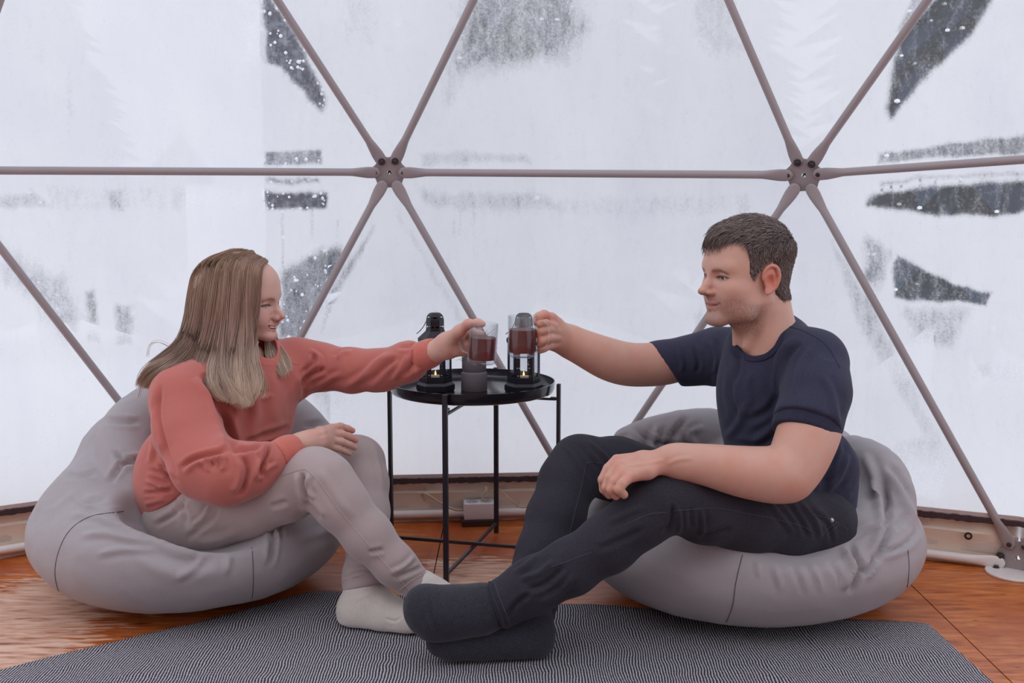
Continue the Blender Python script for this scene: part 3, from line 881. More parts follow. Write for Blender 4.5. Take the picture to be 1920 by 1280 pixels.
# ------------------------------------------------------------------ rug
def rug():
    back_l, back_r = on_z(585, 1112), on_z(1738, 1172)
    left = spline([back_l, on_z(390, 1165), on_z(195, 1212), on_z(0, 1262), on_z(-160, 1330), on_z(-330, 1480)], 10)
    right = spline([back_r, on_z(1800, 1228), on_z(1862, 1284), on_z(2010, 1420), on_z(2110, 1520), on_z(2200, 1640)], 10)
    n = len(left); m = 130; V = []; UV = []
    ex = nrm((right[-1] - right[0]) * [1, 1, 0]); ey = np.array([-ex[1], ex[0], 0])
    for i in range(n):
        for j in range(m + 1):
            u = j / m; p = left[i] * (1 - u) + right[i] * u
            if i == 0: p = p + np.array([0, .006 * math.sin(u * 17) + .004 * math.sin(u * 41), 0])
            V.append(p)
    V = np.array(V); UVc = np.stack([V @ ey, V @ ex], 1)
    z = .0065 + .0016 * fbm(V * 7, 21, 2) + .0012 * fbm(V * 26, 5, 2)
    V[:, 2] = z; top = V.copy(); bot = V.copy(); bot[:, 2] = .0005
    W = m + 1; Q = []
    for i in range(n - 1):
        for j in range(m): Q.append((i * W + j, (i + 1) * W + j, (i + 1) * W + j + 1, i * W + j + 1))
    N = len(V); Q2 = [(a + N, d + N, c + N, b + N) for a, b, c, d in Q]
    ring = [j for j in range(W)] + [i * W + m for i in range(1, n)] + [(n - 1) * W + j for j in range(m - 1, -1, -1)] + [i * W for i in range(n - 2, 0, -1)]
    R = [(ring[k], ring[(k + 1) % len(ring)], ring[(k + 1) % len(ring)] + N, ring[k] + N) for k in range(len(ring))]
    me = mesh_np(np.vstack([top, bot]), np.array(Q + Q2 + R)); uvl = me.uv_layers.new(name='UVMap')
    vi = np.zeros(len(me.loops), np.int32); me.loops.foreach_get('vertex_index', vi)
    UU = np.vstack([UVc, UVc]); uvl.data.foreach_set('uv', UU[vi].astype(np.float32).ravel())
    o = link_mesh('rug', me, M['rug'])
    tag(o, 'grey woven rug with fine dark and light threads under both bean bags', 'rug'); return o
rug()

# ------------------------------------------------------------------ tray table
TC = np.array([-.109, 3.087])
def tray_table():
    t = empty('tray_table', (TC[0], TC[1], 0)); tag(t, 'round black metal tray table on four thin legs between the two people', 'table')
    f = np.array([-.064, -.243]); f = f / np.linalg.norm(f); l = np.array([f[1], -f[0]])
    tr = MB().lathe((TC[0], TC[1], 0), [(0, .470), (.212, .470), (.222, .474), (.2255, .482), (.227, .502), (.2245, .502), (.2225, .484), (.219, .477), (.210, .4735), (0, .4735)], 96)
    tr.build('tray', M['tray'], t, sharp=50)
    ax = [[f[0], f[1], 0], [l[0], l[1], 0], [0, 0, 1]]
    for k, d in enumerate((f, -f, l, -l)):
        c = TC + d * .243
        a = [[d[0], d[1], 0], [-d[1], d[0], 0], [0, 0, 1]]
        MB().box((c[0], c[1], .2515), (.010, .0135, .503), a, .0012).build('leg', M['black'], t, False)
        c2 = TC + d * .232
        MB().box((c2[0], c2[1], .462), (.022, .012, .008), a, .001).build('tray_bracket', M['black'], t, False)
    for d, z in ((f, .030), (l, .040)):
        a = [[d[0], d[1], 0], [-d[1], d[0], 0], [0, 0, 1]]
        MB().box((TC[0], TC[1], z), (.480, .008, .009), a, .001).build('cross_bar', M['black'], t, False)
        MB().box((TC[0], TC[1], z + .425 - .005), (.470, .008, .006), a, .001).build('tray_support', M['black'], t, False)
    return t
tray_table()
TZ = .4735

# ------------------------------------------------------------------ lanterns (hexagonal, punched metal)
def lantern(px, dc, rot, label):
    w = P(px, 700, dc); c = np.array([w[0], w[1], TZ]); t = empty('lantern', c)
    tag(t, label, 'lantern', 'punched metal lanterns on the tray')
    hexa = lambda r, z, n=6: [(c[0] + r * math.cos(rot + k * math.pi * 2 / n), c[1] + r * math.sin(rot + k * math.pi * 2 / n), c[2] + z) for k in range(n)]
    def stack(rows, name, n=6, cap=True):
        vs = []; fs = []
        for r, z in rows: vs += hexa(r, z, n)
        for i in range(len(rows) - 1):
            for k in range(n): fs.append((i * n + k, i * n + (k + 1) % n, (i + 1) * n + (k + 1) % n, (i + 1) * n + k))
        if cap: fs += [tuple(range(n - 1, -1, -1)), tuple((len(rows) - 1) * n + k for k in range(n))]
        return MB().add(vs, fs).build(name, M['lantern'], t, False)
    stack([(.050, 0), (.053, .004), (.053, .018), (.0465, .0235), (.044, .026)], 'base')
    # posts: pairs of narrow punched strips folded round each corner
    R = .0445
    def strip(a, b, w0, w1, z0, z1, nz, hole):
        """flat sheet between side fractions w0..w1 of edge a-b; quads left out where punched"""
        m = MB(); nx = 6; a = np.array(a); b = np.array(b); vs = []; fs = []
        inn = nrm(np.array([c[0], c[1], 0]) - (a + b) / 2 * [1, 1, 0]) * .001
        for s_ in (0, 1):
            for j in range(nz + 1):
                for i in range(nx + 1):
                    p = a + (b - a) * (w0 + (w1 - w0) * i / nx); vs.append((p[0] + inn[0] * s_, p[1] + inn[1] * s_, c[2] + z0 + (z1 - z0) * j / nz))
        N = (nx + 1) * (nz + 1)
        solid = [[not hole(i, j) for j in range(nz)] for i in range(nx)]
        for j in range(nz):
            for i in range(nx):
                q = (j * (nx + 1) + i, j * (nx + 1) + i + 1, (j + 1) * (nx + 1) + i + 1, (j + 1) * (nx + 1) + i)
                if solid[i][j]:
                    fs += [q, tuple(N + x for x in reversed(q))]
                else:
                    for e in range(4): fs.append((q[e], q[(e + 1) % 4], q[(e + 1) % 4] + N, q[e] + N))
        for j in range(nz):
            for i in (0, nx): k = j * (nx + 1) + i; fs.append((k, k + nx + 1, k + nx + 1 + N, k + N))
        return m.add(vs, fs)
    hx = [(c[0] + R * math.cos(rot + k * math.pi / 3), c[1] + R * math.sin(rot + k * math.pi / 3), 0) for k in range(6)]
    hole = lambda i, j: (i in (2, 3) and j % 4 in (1,)) or (i in (1, 4) and j % 12 == 6)
    for k in range(6):
        a, b = hx[k], hx[(k + 1) % 6]; m = MB()
        s1 = strip(a, b, 0, .24, .026, .138, 48, hole); s2 = strip(a, hx[k - 1], 0, .24, .026, .138, 48, hole)
        m.add(s1.v, s1.f); m.add(s2.v, s2.f); m.build('post', M['lantern'], t, False)
        pa, pb = np.array(a), np.array(b); q0, q1 = pa + (pb - pa) * .2, pa + (pb - pa) * .8; inn = nrm(np.array([c[0], c[1], 0]) - (pa + pb) / 2) * .003
        g_ = [(q[0] + inn[0], q[1] + inn[1], c[2] + z) for z in (.027, .137) for q in (q0, q1)]
        MB().add(g_, [(0, 1, 3, 2)]).build('glass_panel', M['thin_glass'], t, False)
        mid = (pa + pb) / 2; d = nrm(pb - pa); L = np.linalg.norm(pb - pa)
        MB().box((mid[0], mid[1], c[2] + .034), (L, .0015, .016), [d, np.cross([0, 0, 1.], d), [0, 0, 1]]).build('lower_rail', M['lantern'], t, False)
    stack([(.0455, .134), (.0475, .138), (.0475, .146), (.026, .166), (.026, .169)], 'roof')
    # chimney cap with round holes
    m = MB(); n = 48; rows = [(.0245, .168), (.0245, .192), (.0245, .197), (.0225, .2035), (.0205, .210), (.0150, .2155)]
    rows = [(.0245, .168 + .0024 * i) for i in range(12)] + [(.0245 - .0006 * i, .1968 + .0021 * i) for i in range(1, 6)] + [(.0175, .2125), (.013, .2155)]
    vs = []; fs = []
    for r, z in rows:
        for k in range(n):
            an = rot + 2 * math.pi * k / n; hx_r = r * math.cos(math.pi / 6) / math.cos((an - rot) % (math.pi / 3) - math.pi / 6)
            vs.append((c[0] + hx_r * math.cos(an), c[1] + hx_r * math.sin(an), c[2] + z))
    for i in range(len(rows) - 1):
        for k in range(n):
            kk = (k + .5) % 8 - 4
            if i in (13, 14) and abs(kk) < 1.7: continue
            if i in (3, 4) and abs(((k + .5) % 4) - 2) < .8: continue
            fs.append((i * n + k, i * n + (k + 1) % n, (i + 1) * n + (k + 1) % n, (i + 1) * n + k))
    fs.append(tuple((len(rows) - 1) * n + k for k in range(n)))
    m.add(vs, fs).build('vent_cap', M['lantern'], t)
    h = [c + np.array([-.024, -.012, .192]), c + np.array([-.030, -.022, .180]), c + np.array([-.040, -.026, .168]), c + np.array([-.049, -.020, .160])]
    MB().tube(spline(h, 6), .0011, 8).build('wire_handle', M['lantern'], t)
    cd = empty('tealight', (c[0], c[1], c[2] + .0262)); tag(cd, 'lit tealight inside the ' + ('left' if px < 900 else 'right') + '-hand lantern', 'candle', 'tealights in the lanterns')
    q = c + [0, 0, .0262]
    MB().lathe(q, [(.0185, 0), (.0190, .016), (.0182, .016), (.0178, .013), (0, .0125)], 32).build('wax_cup', M['wax'], cd)
    MB().tube([q + [0, 0, .0125], q + [0, 0, .017]], .0008, 6).build('wick', M['black'], cd)
    MB().lathe(q + [0, 0, .0155], [(0, 0), (.0022, .003), (.0026, .0055), (.0016, .010), (0, .015)], 14).build('flame', M['flame'], cd)
lantern(816.5, 3.125, .06, 'black hexagonal lantern on the tray, left of the grey vase')
lantern(982, 3.115, .04, 'black hexagonal lantern on the tray behind the man\'s glass mug')

# ------------------------------------------------------------------ vase with pine sprig
vw = P(889, 700, 3.13); VC = np.array([vw[0], vw[1], TZ])
vase = MB().lathe(VC, [(0, 0), (.0345, 0), (.036, .002), (.036, .046), (.0352, .050), (.032, .0525), (.0315, .055), (.0335, .058), (.0335, .092), (.0325, .094), (.029, .094), (.029, .06), (0, .06)], 48).build('vase', M['concrete'], None, sharp=40)
tag(vase, 'rough grey stoneware vase in two tiers standing on the tray between the lanterns', 'vase')
sp = empty('pine_sprig', VC + [0, 0, .062]); tag(sp, 'dark pine sprig with long needles sticking out of the grey vase', 'sprig')
st = spline([VC + [0, 0, .063], VC + [.004, -.005, .10], VC + [.012, -.01, .125], VC + [.022, -.01, .14]], 6)
MB().tube(st, .0022, 8).build('twig', M['bark'], sp)
rr = random.Random(5)
nd = MB()
for k in range(80):
    u = rr.uniform(.3, 1); o = st[int(u * (len(st) - 1))]
    a = rr.uniform(0, 6.283); el = rr.uniform(-.75, 1.3); L = rr.uniform(.035, .062)
    d = np.array([math.cos(a) * math.cos(el), math.sin(a) * math.cos(el), math.sin(el)]); d = nrm(d + np.array([.35, -.2, .15]))
    q = [o, o + d * L * .5 + [0, 0, .001], o + d * L + [0, 0, -.003]]
    nd.tube(q, [.0008, .0008, .0003], 4)
o = nd.build('needles', M['needle'], sp); o['kind'] = 'stuff'

# ------------------------------------------------------------------ glass mugs with tea
def mug(px, py, dc, tilt, hand_dir, label, fill, tealabel, hgt=.096, r=.0350):
    c = P(px, py, dc); t = empty('glass_mug', c); tag(t, label, 'mug', 'glass mugs of tea being clinked')
    Z = nrm(np.array([math.sin(tilt[0]), math.sin(tilt[1]), 1.0])); wall_ = .0022
    MB().lathe(c, [(0, -.002), (r - .006, -.002), (r - .003, 0), (r - .0015, .004), (r, .012), (r, hgt - .001), (r - .001, hgt), (r - wall_, hgt - .001), (r - wall_, .012), (r - wall_ - .002, .0085), (0, .0085)], 64, Z).build('glass', M['glass'], t, sharp=60)
    X = nrm(np.array(hand_dir, float)); X = nrm(X - Z * (X @ Z))
    hp = [c + Z * (hgt * .86) + X * (r - .001), c + Z * (hgt * .88) + X * (r + .016), c + Z * (hgt * .80) + X * (r + .028), c + Z * (hgt * .5) + X * (r + .031), c + Z * (hgt * .24) + X * (r + .022), c + Z * (hgt * .18) + X * (r - .001)]
    MB().tube(spline(hp, 6), .0042, 12).build('handle', M['glass'], t)
    tc = c; q = MB().lathe(c, [(0, .0089), (r - wall_ - .0024, .0089), (r - wall_ - .0004, .0125), (r - wall_ - .0004, fill - .0006), (0, fill)], 64, Z).build('tea', M['tea'])
    tag(q, tealabel, 'tea')
MUG_W = (903, 679.5, 2.73); MUG_M = (980, 666.5, 2.71)
mug(*MUG_W, (.06, -.02), (-.8, .45, 0), 'glass mug held by the woman, tilted and two thirds full', .062, 'dark red tea in the woman\'s tilted mug')
mug(*MUG_M, (.0, -.01), (.9, -.3, 0), 'upright glass mug held by the man at its handle', .064, 'dark red tea in the man\'s upright mug')

# ------------------------------------------------------------------ power strip on its block, cords
pc = on_z(897, 986)
ax = [nrm([1, .10, 0]), nrm([-.10, 1, 0]), [0, 0, 1]]
blk = MB().box(pc + [0, .03, .0095], (.108, .075, .018), ax, .001).build('wooden_block', M['dark_wood'], None, False)
tag(blk, 'flat dark wooden block on the floor under the socket box', 'block')
ps = empty('power_strip', pc + [0, .03, .019]); tag(ps, 'white two-socket power strip on a dark block by the canvas wall', 'power strip')
MB().box(pc + [0.002, .032, .019 + .025], (.096, .058, .050), ax, .003).build('housing', M['white_plastic'], ps)
M['socket'] = plain('grey_socket', srgb(176, 172, 178), .5)
for s_ in (-1, 1):
    q = pc + np.array([.002, .032, .0695]) + np.array(ax[0]) * .022 * s_
    so = MB().lathe(q, [(.0185, -.001), (.0185, .0006), (.0170, .0012), (.0158, .0003), (0, .0003)], 28).build('socket', M['socket'], ps)
    for e in (-1, 1): MB().lathe(q + np.array(ax[0]) * .006 * e, [(.0024, .0002), (.0024, .0008), (0, .0008)], 10).build('pin_hole', M['black'], so)
def cord(name, pts, r, mat, label, cat='cord'):
    o = MB().tube(spline(pts, 8), r, 8).build(name, mat); tag(o, label, cat); return o
cord('power_cable', [pc + [-.048, .03, .042], P(852, 955, 3.50), P(825, 942, 3.50), P(804, 928, 3.50), P(794, 924, 3.515), P(792, 929, 3.53), P(797, 938, 3.535)], .0036, M['cord'], 'cream power cable looping from the socket box to the wall')
cord('lacing_rope', [P(911, 899, 3.535), P(925, 908, 3.53), P(945, 925, 3.52), P(965, 943, 3.51), P(978, 951, 3.505), P(1000, 948, 3.50)], .0026, M['cord'], 'thin cream lacing rope running down from the eyelet beside the socket box')
cord('lacing_rope', [P(-40, 945, 3.29), P(0, 963, 3.28), P(30, 978, 3.27), P(60, 985, 3.29), P(110, 990, 3.33)], .0028, M['cord'], 'cream lacing rope at the far left beside the bean bag')
cord('lacing_rope', [P(718, 925, 3.54), P(727, 921, 3.53), P(735, 915, 3.53), P(742, 906, 3.53)], .002, M['cord'], 'short bit of rope behind the left table leg')
cord('canvas_hook', [P(911, 912, 3.53), P(912, 920, 3.52), P(907, 925, 3.52), P(904, 931, 3.52), P(908, 937, 3.52), P(915, 938, 3.515)], .0036, M['cord'], 'small beige hook hanging below the eyelet', 'hook')

# ------------------------------------------------------------------ bean bags
M['bag'] = fabric('grey_bag_cloth', srgb(163, 156, 160), 700, .06, .25, srgb(178, 172, 176), .15, .8, 3, 60 * 1e-5)
M['thread'] = plain('dark_thread', srgb(92, 88, 98), .9)
BAGV = {}
def bean_bag(key, base_c, R, rim, rimr, hollow, lines, wr, label, seams, drapes=(), dents=()):
    s = SDF()
    s.ell((base_c[0], base_c[1], base_c[2]), R, k=.0)
    s.chain([(p, r) for p, r in zip(rim, rimr)], k=.10)
    for h in hollow: s.ell(h[0], h[1], R=(h[2] if len(h) > 2 else None), k=.10, sub=True)
    for d in drapes: s.pchain(d, .014, n=3)
    for d in dents: s.pchain(d, .035, sub=True, n=2)
    s.half((0, 0, .008), (0, 0, -1), k=.05)
    V, Q = s.mesh(.0075, 2)
    for sc, amp, seed, axis, stch in wr: V = wrinkle(V, Q, sc, amp, seed, axis, stch)
    V = folds(V, Q, lines); V[:, 2] = np.maximum(V[:, 2], .008)
    t = empty('bean_bag', (base_c[0], base_c[1], 0)); tag(t, label, 'bean bag', 'grey bean bags')
    surf_obj('cover', V, Q, M['bag'], t)
    b = bvh_of(V, Q)
    for sm in seams: stitch(b, 'seam', sm, .0011, M['thread'], t, .0002)
    BAGV[key] = b
bean_bag('left', (-.826, 2.85, .165), (.394, .40, .190),
    [(-1.02, 2.80, .23), (-1.01, 3.00, .285), (-.85, 3.10, .325), (-.66, 3.10, .325), (-.53, 3.04, .25)], [.11, .12, .11, .11, .10],
    [((-.72, 2.74, .46), (.30, .22, .20)), ((-.86, 2.93, .52), (.14, .12, .17))],
    [([(215, 845), (235, 865), (262, 868)], 5, -.012), ([(205, 905), (232, 870), (262, 862), (280, 866)], 5, -.012),
     ([(195, 786), (225, 790), (262, 792)], 5, -.010), ([(180, 890), (140, 893), (118, 890)], 5, -.010), ([(200, 935), (160, 940)], 5, -.009),
     ([(262, 1010), (300, 1040), (350, 1052), (430, 1040)], 14, -.010), ([(385, 1040), (365, 1062), (330, 1085)], 6, .008), ([(430, 1040), (425, 1075)], 6, .007),
     ([(505, 985), (512, 1010), (505, 1060)], 5, -.014), ([(522, 985), (530, 1010)], 4, -.010), ([(270, 1000), (180, 968), (120, 965)], 6, .006), ([(280, 1018), (200, 1000), (150, 1005)], 6, .007),
     ([(295, 1030), (225, 1030), (180, 1040)], 6, .006), ([(570, 800), (610, 792), (650, 790)], 5, -.010, .006), ([(230, 955), (170, 950), (130, 925)], 5, .006),
     ([(640, 985), (600, 1000), (560, 1010)], 8, .006)],
    [(9, .0035, 3, (1, .3, -.5), 3), (22, .0011, 8, (1, .5, 0), 4)],
    'grey fabric bean bag on the left, under the woman in the coral sweatshirt',
    [[(232, 958), (170, 968), (130, 995), (108, 1040), (104, 1085), (120, 1130), (150, 1180)], [(472, 1010), (475, 1090), (470, 1140), (462, 1190)]],
    drapes=[[(285, 772, 3.02, 50), (240, 812, 2.93, 50), (238, 870, 2.86, 50), (258, 915, 2.815, 46), (290, 945, 2.79, 34)]],
    dents=[[(310, 945, 2.68, 84), (400, 945, 2.65, 88), (480, 915, 2.61, 84), (570, 870, 2.58, 84)]])
bean_bag('right', (.590, 2.77, .165), (.422, .40, .195),
    [(.36, 2.98, .23), (.47, 3.05, .275), (.64, 3.06, .275), (.80, 2.98, .265), (.84, 2.84, .22), (.835, 2.70, .16)], [.08, .09, .10, .11, .11, .10],
    [((.66, 2.66, .50), (.28, .24, .24)), ((.42, 2.86, .48), (.20, .2, .17))],
    [([(1590, 1020), (1610, 1060), (1605, 1080), (1590, 1110)], 6, -.018, .014), ([(1640, 1045), (1632, 1062), (1618, 1078)], 5, -.014), ([(1650, 900), (1660, 950), (1662, 1000), (1640, 1050)], 7, -.020, .018),
     ([(1660, 870), (1690, 900), (1720, 960), (1722, 1000)], 7, -.010, .010), ([(1600, 1005), (1640, 990), (1680, 985), (1700, 960)], 6, -.010), ([(1650, 1040), (1700, 1020), (1725, 990)], 5, -.009, .008),
     ([(1620, 850), (1640, 900), (1655, 960)], 8, .010), ([(1190, 800), (1230, 830), (1300, 835)], 5, -.010), ([(1235, 795), (1215, 860)], 6, .010), ([(1290, 780), (1260, 820), (1245, 850)], 6, -.010),
     ([(1180, 815), (1140, 830)], 4, -.006), ([(1320, 800), (1290, 815), (1310, 835)], 5, .009), ([(1450, 1060), (1462, 1090), (1465, 1110)], 5, .006), ([(1485, 1060), (1500, 1090), (1505, 1115)], 5, -.006),
     ([(1520, 1055), (1535, 1085), (1540, 1110)], 5, .006), ([(1555, 1050), (1572, 1080), (1575, 1100)], 5, -.005), ([(1420, 1050), (1425, 1085)], 4, .005)],
    [(9, .0032, 13, (1, -.2, -.4), 3), (22, .0010, 18, (1, .5, 0), 4)],
    'grey fabric bean bag on the right, under the man in the dark T-shirt',
    [[(1392, 1040), (1380, 1090), (1372, 1140), (1350, 1190), (1335, 1226)], [(1702, 1030), (1704, 1070), (1695, 1120), (1660, 1160)]],
    drapes=[[(1600, 850, 2.92, 34), (1650, 885, 2.82, 40), (1672, 945, 2.74, 40), (1665, 1000, 2.69, 34), (1625, 1040, 2.65, 22)], [(1330, 800, 3.08, 34), (1250, 812, 3.05, 34), (1180, 830, 3.0, 30)]],
    dents=[[(1592, 950, 2.52, 74), (1500, 972, 2.47, 78), (1410, 958, 2.42, 80), (1320, 930, 2.36, 80)]])

# ------------------------------------------------------------------ people: materials
def skin_material():
    t = NT('skin'); v = t.coord(); a = t.n('ShaderNodeVertexColor', layer_name='Col')
    n = t.noise(v, 60, 4); n2 = t.noise(v, 420, 3)
    c = t.mix(n, (.93, .90, .90, 1), (1, 1, 1, 1)); base = t.mix(1.0, a.outputs[0], c, 'MULTIPLY')
    t.l(base, t.b.inputs['Base Color']); t.b.inputs['Roughness'].default_value = .5
    t.b.inputs['Specular IOR Level'].default_value = .4
    t.b.inputs['Subsurface Weight'].default_value = .12; t.b.inputs['Subsurface Radius'].default_value = (.012, .004, .002)
    t.b.inputs['Subsurface Scale'].default_value = .6
    t.bump(n2, .18, .0008); return t.m
M['skin'] = skin_material()
def hair_material(name, rough=.5):
    t = NT(name); a = t.n('ShaderNodeVertexColor', layer_name='Col')
    t.l(a.outputs[0], t.b.inputs['Base Color']); t.b.inputs['Roughness'].default_value = rough
    t.b.inputs['Specular IOR Level'].default_value = .35; return t.m
M['blonde'] = hair_material('blonde_hair', .42); M['brown'] = hair_material('brown_hair', .5)
def eye_material():
    t = NT('eyeball'); a = t.n('ShaderNodeVertexColor', layer_name='Col'); t.l(a.outputs[0], t.b.inputs['Base Color'])
    t.b.inputs['Roughness'].default_value = .12; return t.m
M['eye'] = eye_material()
M['teeth'] = plain('teeth', srgb(236, 226, 216), .3)
M['coral'] = fabric('coral_sweatshirt_cloth', srgb(186, 106, 98), 800, .05, .25, srgb(197, 119, 109), .3, .92, 5, 50e-5)
M['coral_rib'] = fabric('coral_rib_knit', srgb(198, 110, 98), 700, .05, .3, srgb(208, 122, 110), .3, .92, 5, 60e-5)
M['jogger'] = fabric('beige_grey_jersey', srgb(170, 154, 154), 900, .05, .3, srgb(184, 168, 168), .35, .95, 5, 50e-5)
M['jogger_seam'] = plain('pale_seam', srgb(184, 166, 164), .9)
M['wool'] = fabric('white_wool_sock', srgb(205, 196, 190), 420, .08, .8, srgb(228, 220, 214), .6, 1, 20, .0012)
M['navy'] = fabric('navy_tshirt_cloth', srgb(48, 49, 69), 1100, .16, .4, srgb(84, 84, 104), .08, .95, 8, 50e-5)
M['navy_rib'] = fabric('navy_rib', srgb(42, 43, 62), 800, .1, .5, srgb(66, 67, 88), .08, .95, 8, 60e-5)
M['denim'] = fabric('black_denim', srgb(39, 37, 47), 1300, .35, .5, srgb(92, 90, 100), .05, .9, 9, 60e-5)
M['denim_thread'] = plain('jeans_thread', srgb(70, 68, 80), .9)
M['sock'] = fabric('charcoal_sock', srgb(38, 38, 47), 1000, .25, .6, srgb(94, 94, 106), .15, 1, 14, 80e-5)
M['rivet'] = plain('metal_rivet', srgb(190, 186, 190), .3, .9)

# ------------------------------------------------------------------ people: heads (local axes x forward, y left, z up)
def head_sdf(w):                       # w: female flag
    s = SDF()
    s.ell((-.012, 0, .045), (.098, .076, .086), k=0)
    s.ell((.036, 0, .045), (.052, .060, .058), k=.03)
    s.ell((.030, 0, -.020), (.058, .058 if not w else .055, .070), k=.04)
    s.ell((.043, 0, -.055), (.047, .036, .038), k=.025)                       # muzzle
    jw = .051 if not w else .048
    for e in (-1, 1):
        s.cap((-.004, e * jw, -.045), (.028, e * .046, -.078), .015, .014, .03)
        s.cap((.028, e * .044, -.078), (.072, e * .012, -.095), .014, .014, .025)
        s.ell((.052, e * .042, -.018), (.026, .020, .018), k=.02)             # cheekbone
        if w: s.ell((.064, e * .036, -.034), (.019, .017, .017), k=.018)      # smiling cheek
        s.cap((.083, e * .010, .029), (.070, e * .044, .030), .0085 if not w else .007, .007, .02)
    s.cap((.074, -.010, -.095), (.074, .010, -.095), .0165 if not w else .0145, k=.015)
    for e in (-1, 1): s.ell((.040, e * .036, -.046), (.032, .020, .032), k=.03)
    if w: s.ell((.044, 0, .058), (.042, .050, .048), k=.02)
    # nose
    s.cap((.083, 0, .018), (.100, 0, -.012), .0065 if not w else .0055, .0080 if not w else .0062, .012)
    s.cap((.100, 0, -.012), (.1115 if not w else .1125, 0, -.0265), .0085 if not w else .0062, .0108 if not w else .0072, .008)
    for e in (-1, 1):
        s.ell((.097, e * (.0125 if not w else .0105), -.0305), (.0125 if not w else .010, .0078 if not w else .0065, .0078 if not w else .0065), k=.006)
        if not w: s.ell((.103, e * (.0065 if not w else .0042), -.0395 if not w else -.0375), (.0052 if not w else .004, .0030 if not w else .0022, .0032 if not w else .0028), k=.002, sub=True)
    if w: s.ell((.095, 0, -.027), (.014, .011, .011), k=.008)
    s.cap((.103, 0, -.034), (.092, 0, -.046), .004, .004, .008)
    # eye sockets, lids
    for e in (-1, 1):
        s.ell((.096, e * .030, .006), (.017, .019, .0125), k=.012, sub=True)
        s.ell((.0685, e * .031, .0075), (.0150, .0155, .0145), k=.004)
        s.ell((.0855, e * .0315, .0050 if not w else .0045), (.010, .0130, .0036 if not w else .0026), k=.001, sub=True)
    # mouth
    if not w:
        s.chain([((.0890, 0, -.0570), .0052), ((.0845, .013, -.0570), .0046), ((.0760, .024, -.0560), .003)], .004); s.chain([((.0890, 0, -.0570), .0052), ((.0845, -.013, -.0570), .0046), ((.0760, -.024, -.0560), .003)], .004)
        s.chain([((.0870, 0, -.0680), .0062), ((.0825, .012, -.0670), .0052), ((.0760, .021, -.0625), .003)], .004); s.chain([((.0870, 0, -.0680), .0062), ((.0825, -.012, -.0670), .0052), ((.0760, -.021, -.0625), .003)], .004)
        for e in (-1, 1): s.chain([((.0960, 0, -.0622), .0016), ((.0890, e * .013, -.0620), .0016), ((.0800, e * .024, -.0585), .0018), ((.0740, e * .030, -.0545), .0018)], .002, True)
    else:
        for e in (-1, 1):
            s.chain([((.0885, 0, -.0535), .0042), ((.0840, e * .014, -.0525), .0040), ((.0750, e * .027, -.0465), .003)], .004)
            s.chain([((.0865, 0, -.0695), .0056), ((.0815, e * .013, -.0670), .0050), ((.0745, e * .026, -.0500), .003)], .004)
            s.chain([((.0945, 0, -.0610), .0042), ((.0885, e * .013, -.0585), .0042), ((.0790, e * .0265, -.0485), .0018)], .002, True)
            s.chain([((.0900, e * .018, -.034), .0020), ((.0800, e * .032, -.045), .0014), ((.0730, e * .036, -.055), .0006)], .007, True)
    for e in (-1, 1):                                                         # ears
        y = .0765
        s.ell((-.013, e * (y + .001), .004), (.018, .008, .028), k=.005)
        hx = [(.006, .004, 0), (.005, .020, .002), (-.006, .032, .006), (-.021, .029, .010), (-.027, .012, .012), (-.023, -.008, .010), (-.013, -.022, .006), (-.003, -.028, .003)]
        s.chain([((a, e * (y + c), b), .0036) for a, b, c in spline(hx, 4)], .002)
        s.ell((-.004, e * (y + .002), -.022), (.0065, .0045, .0070), k=.004)
        s.ell((-.008, e * (y + .009), -.001), (.0105, .0075, .0135), k=.004, sub=True)
        s.cap((-.015, e * (y + .006), .018), (-.018, e * (y + .007), -.008), .0014, .0014, .005)
    return s
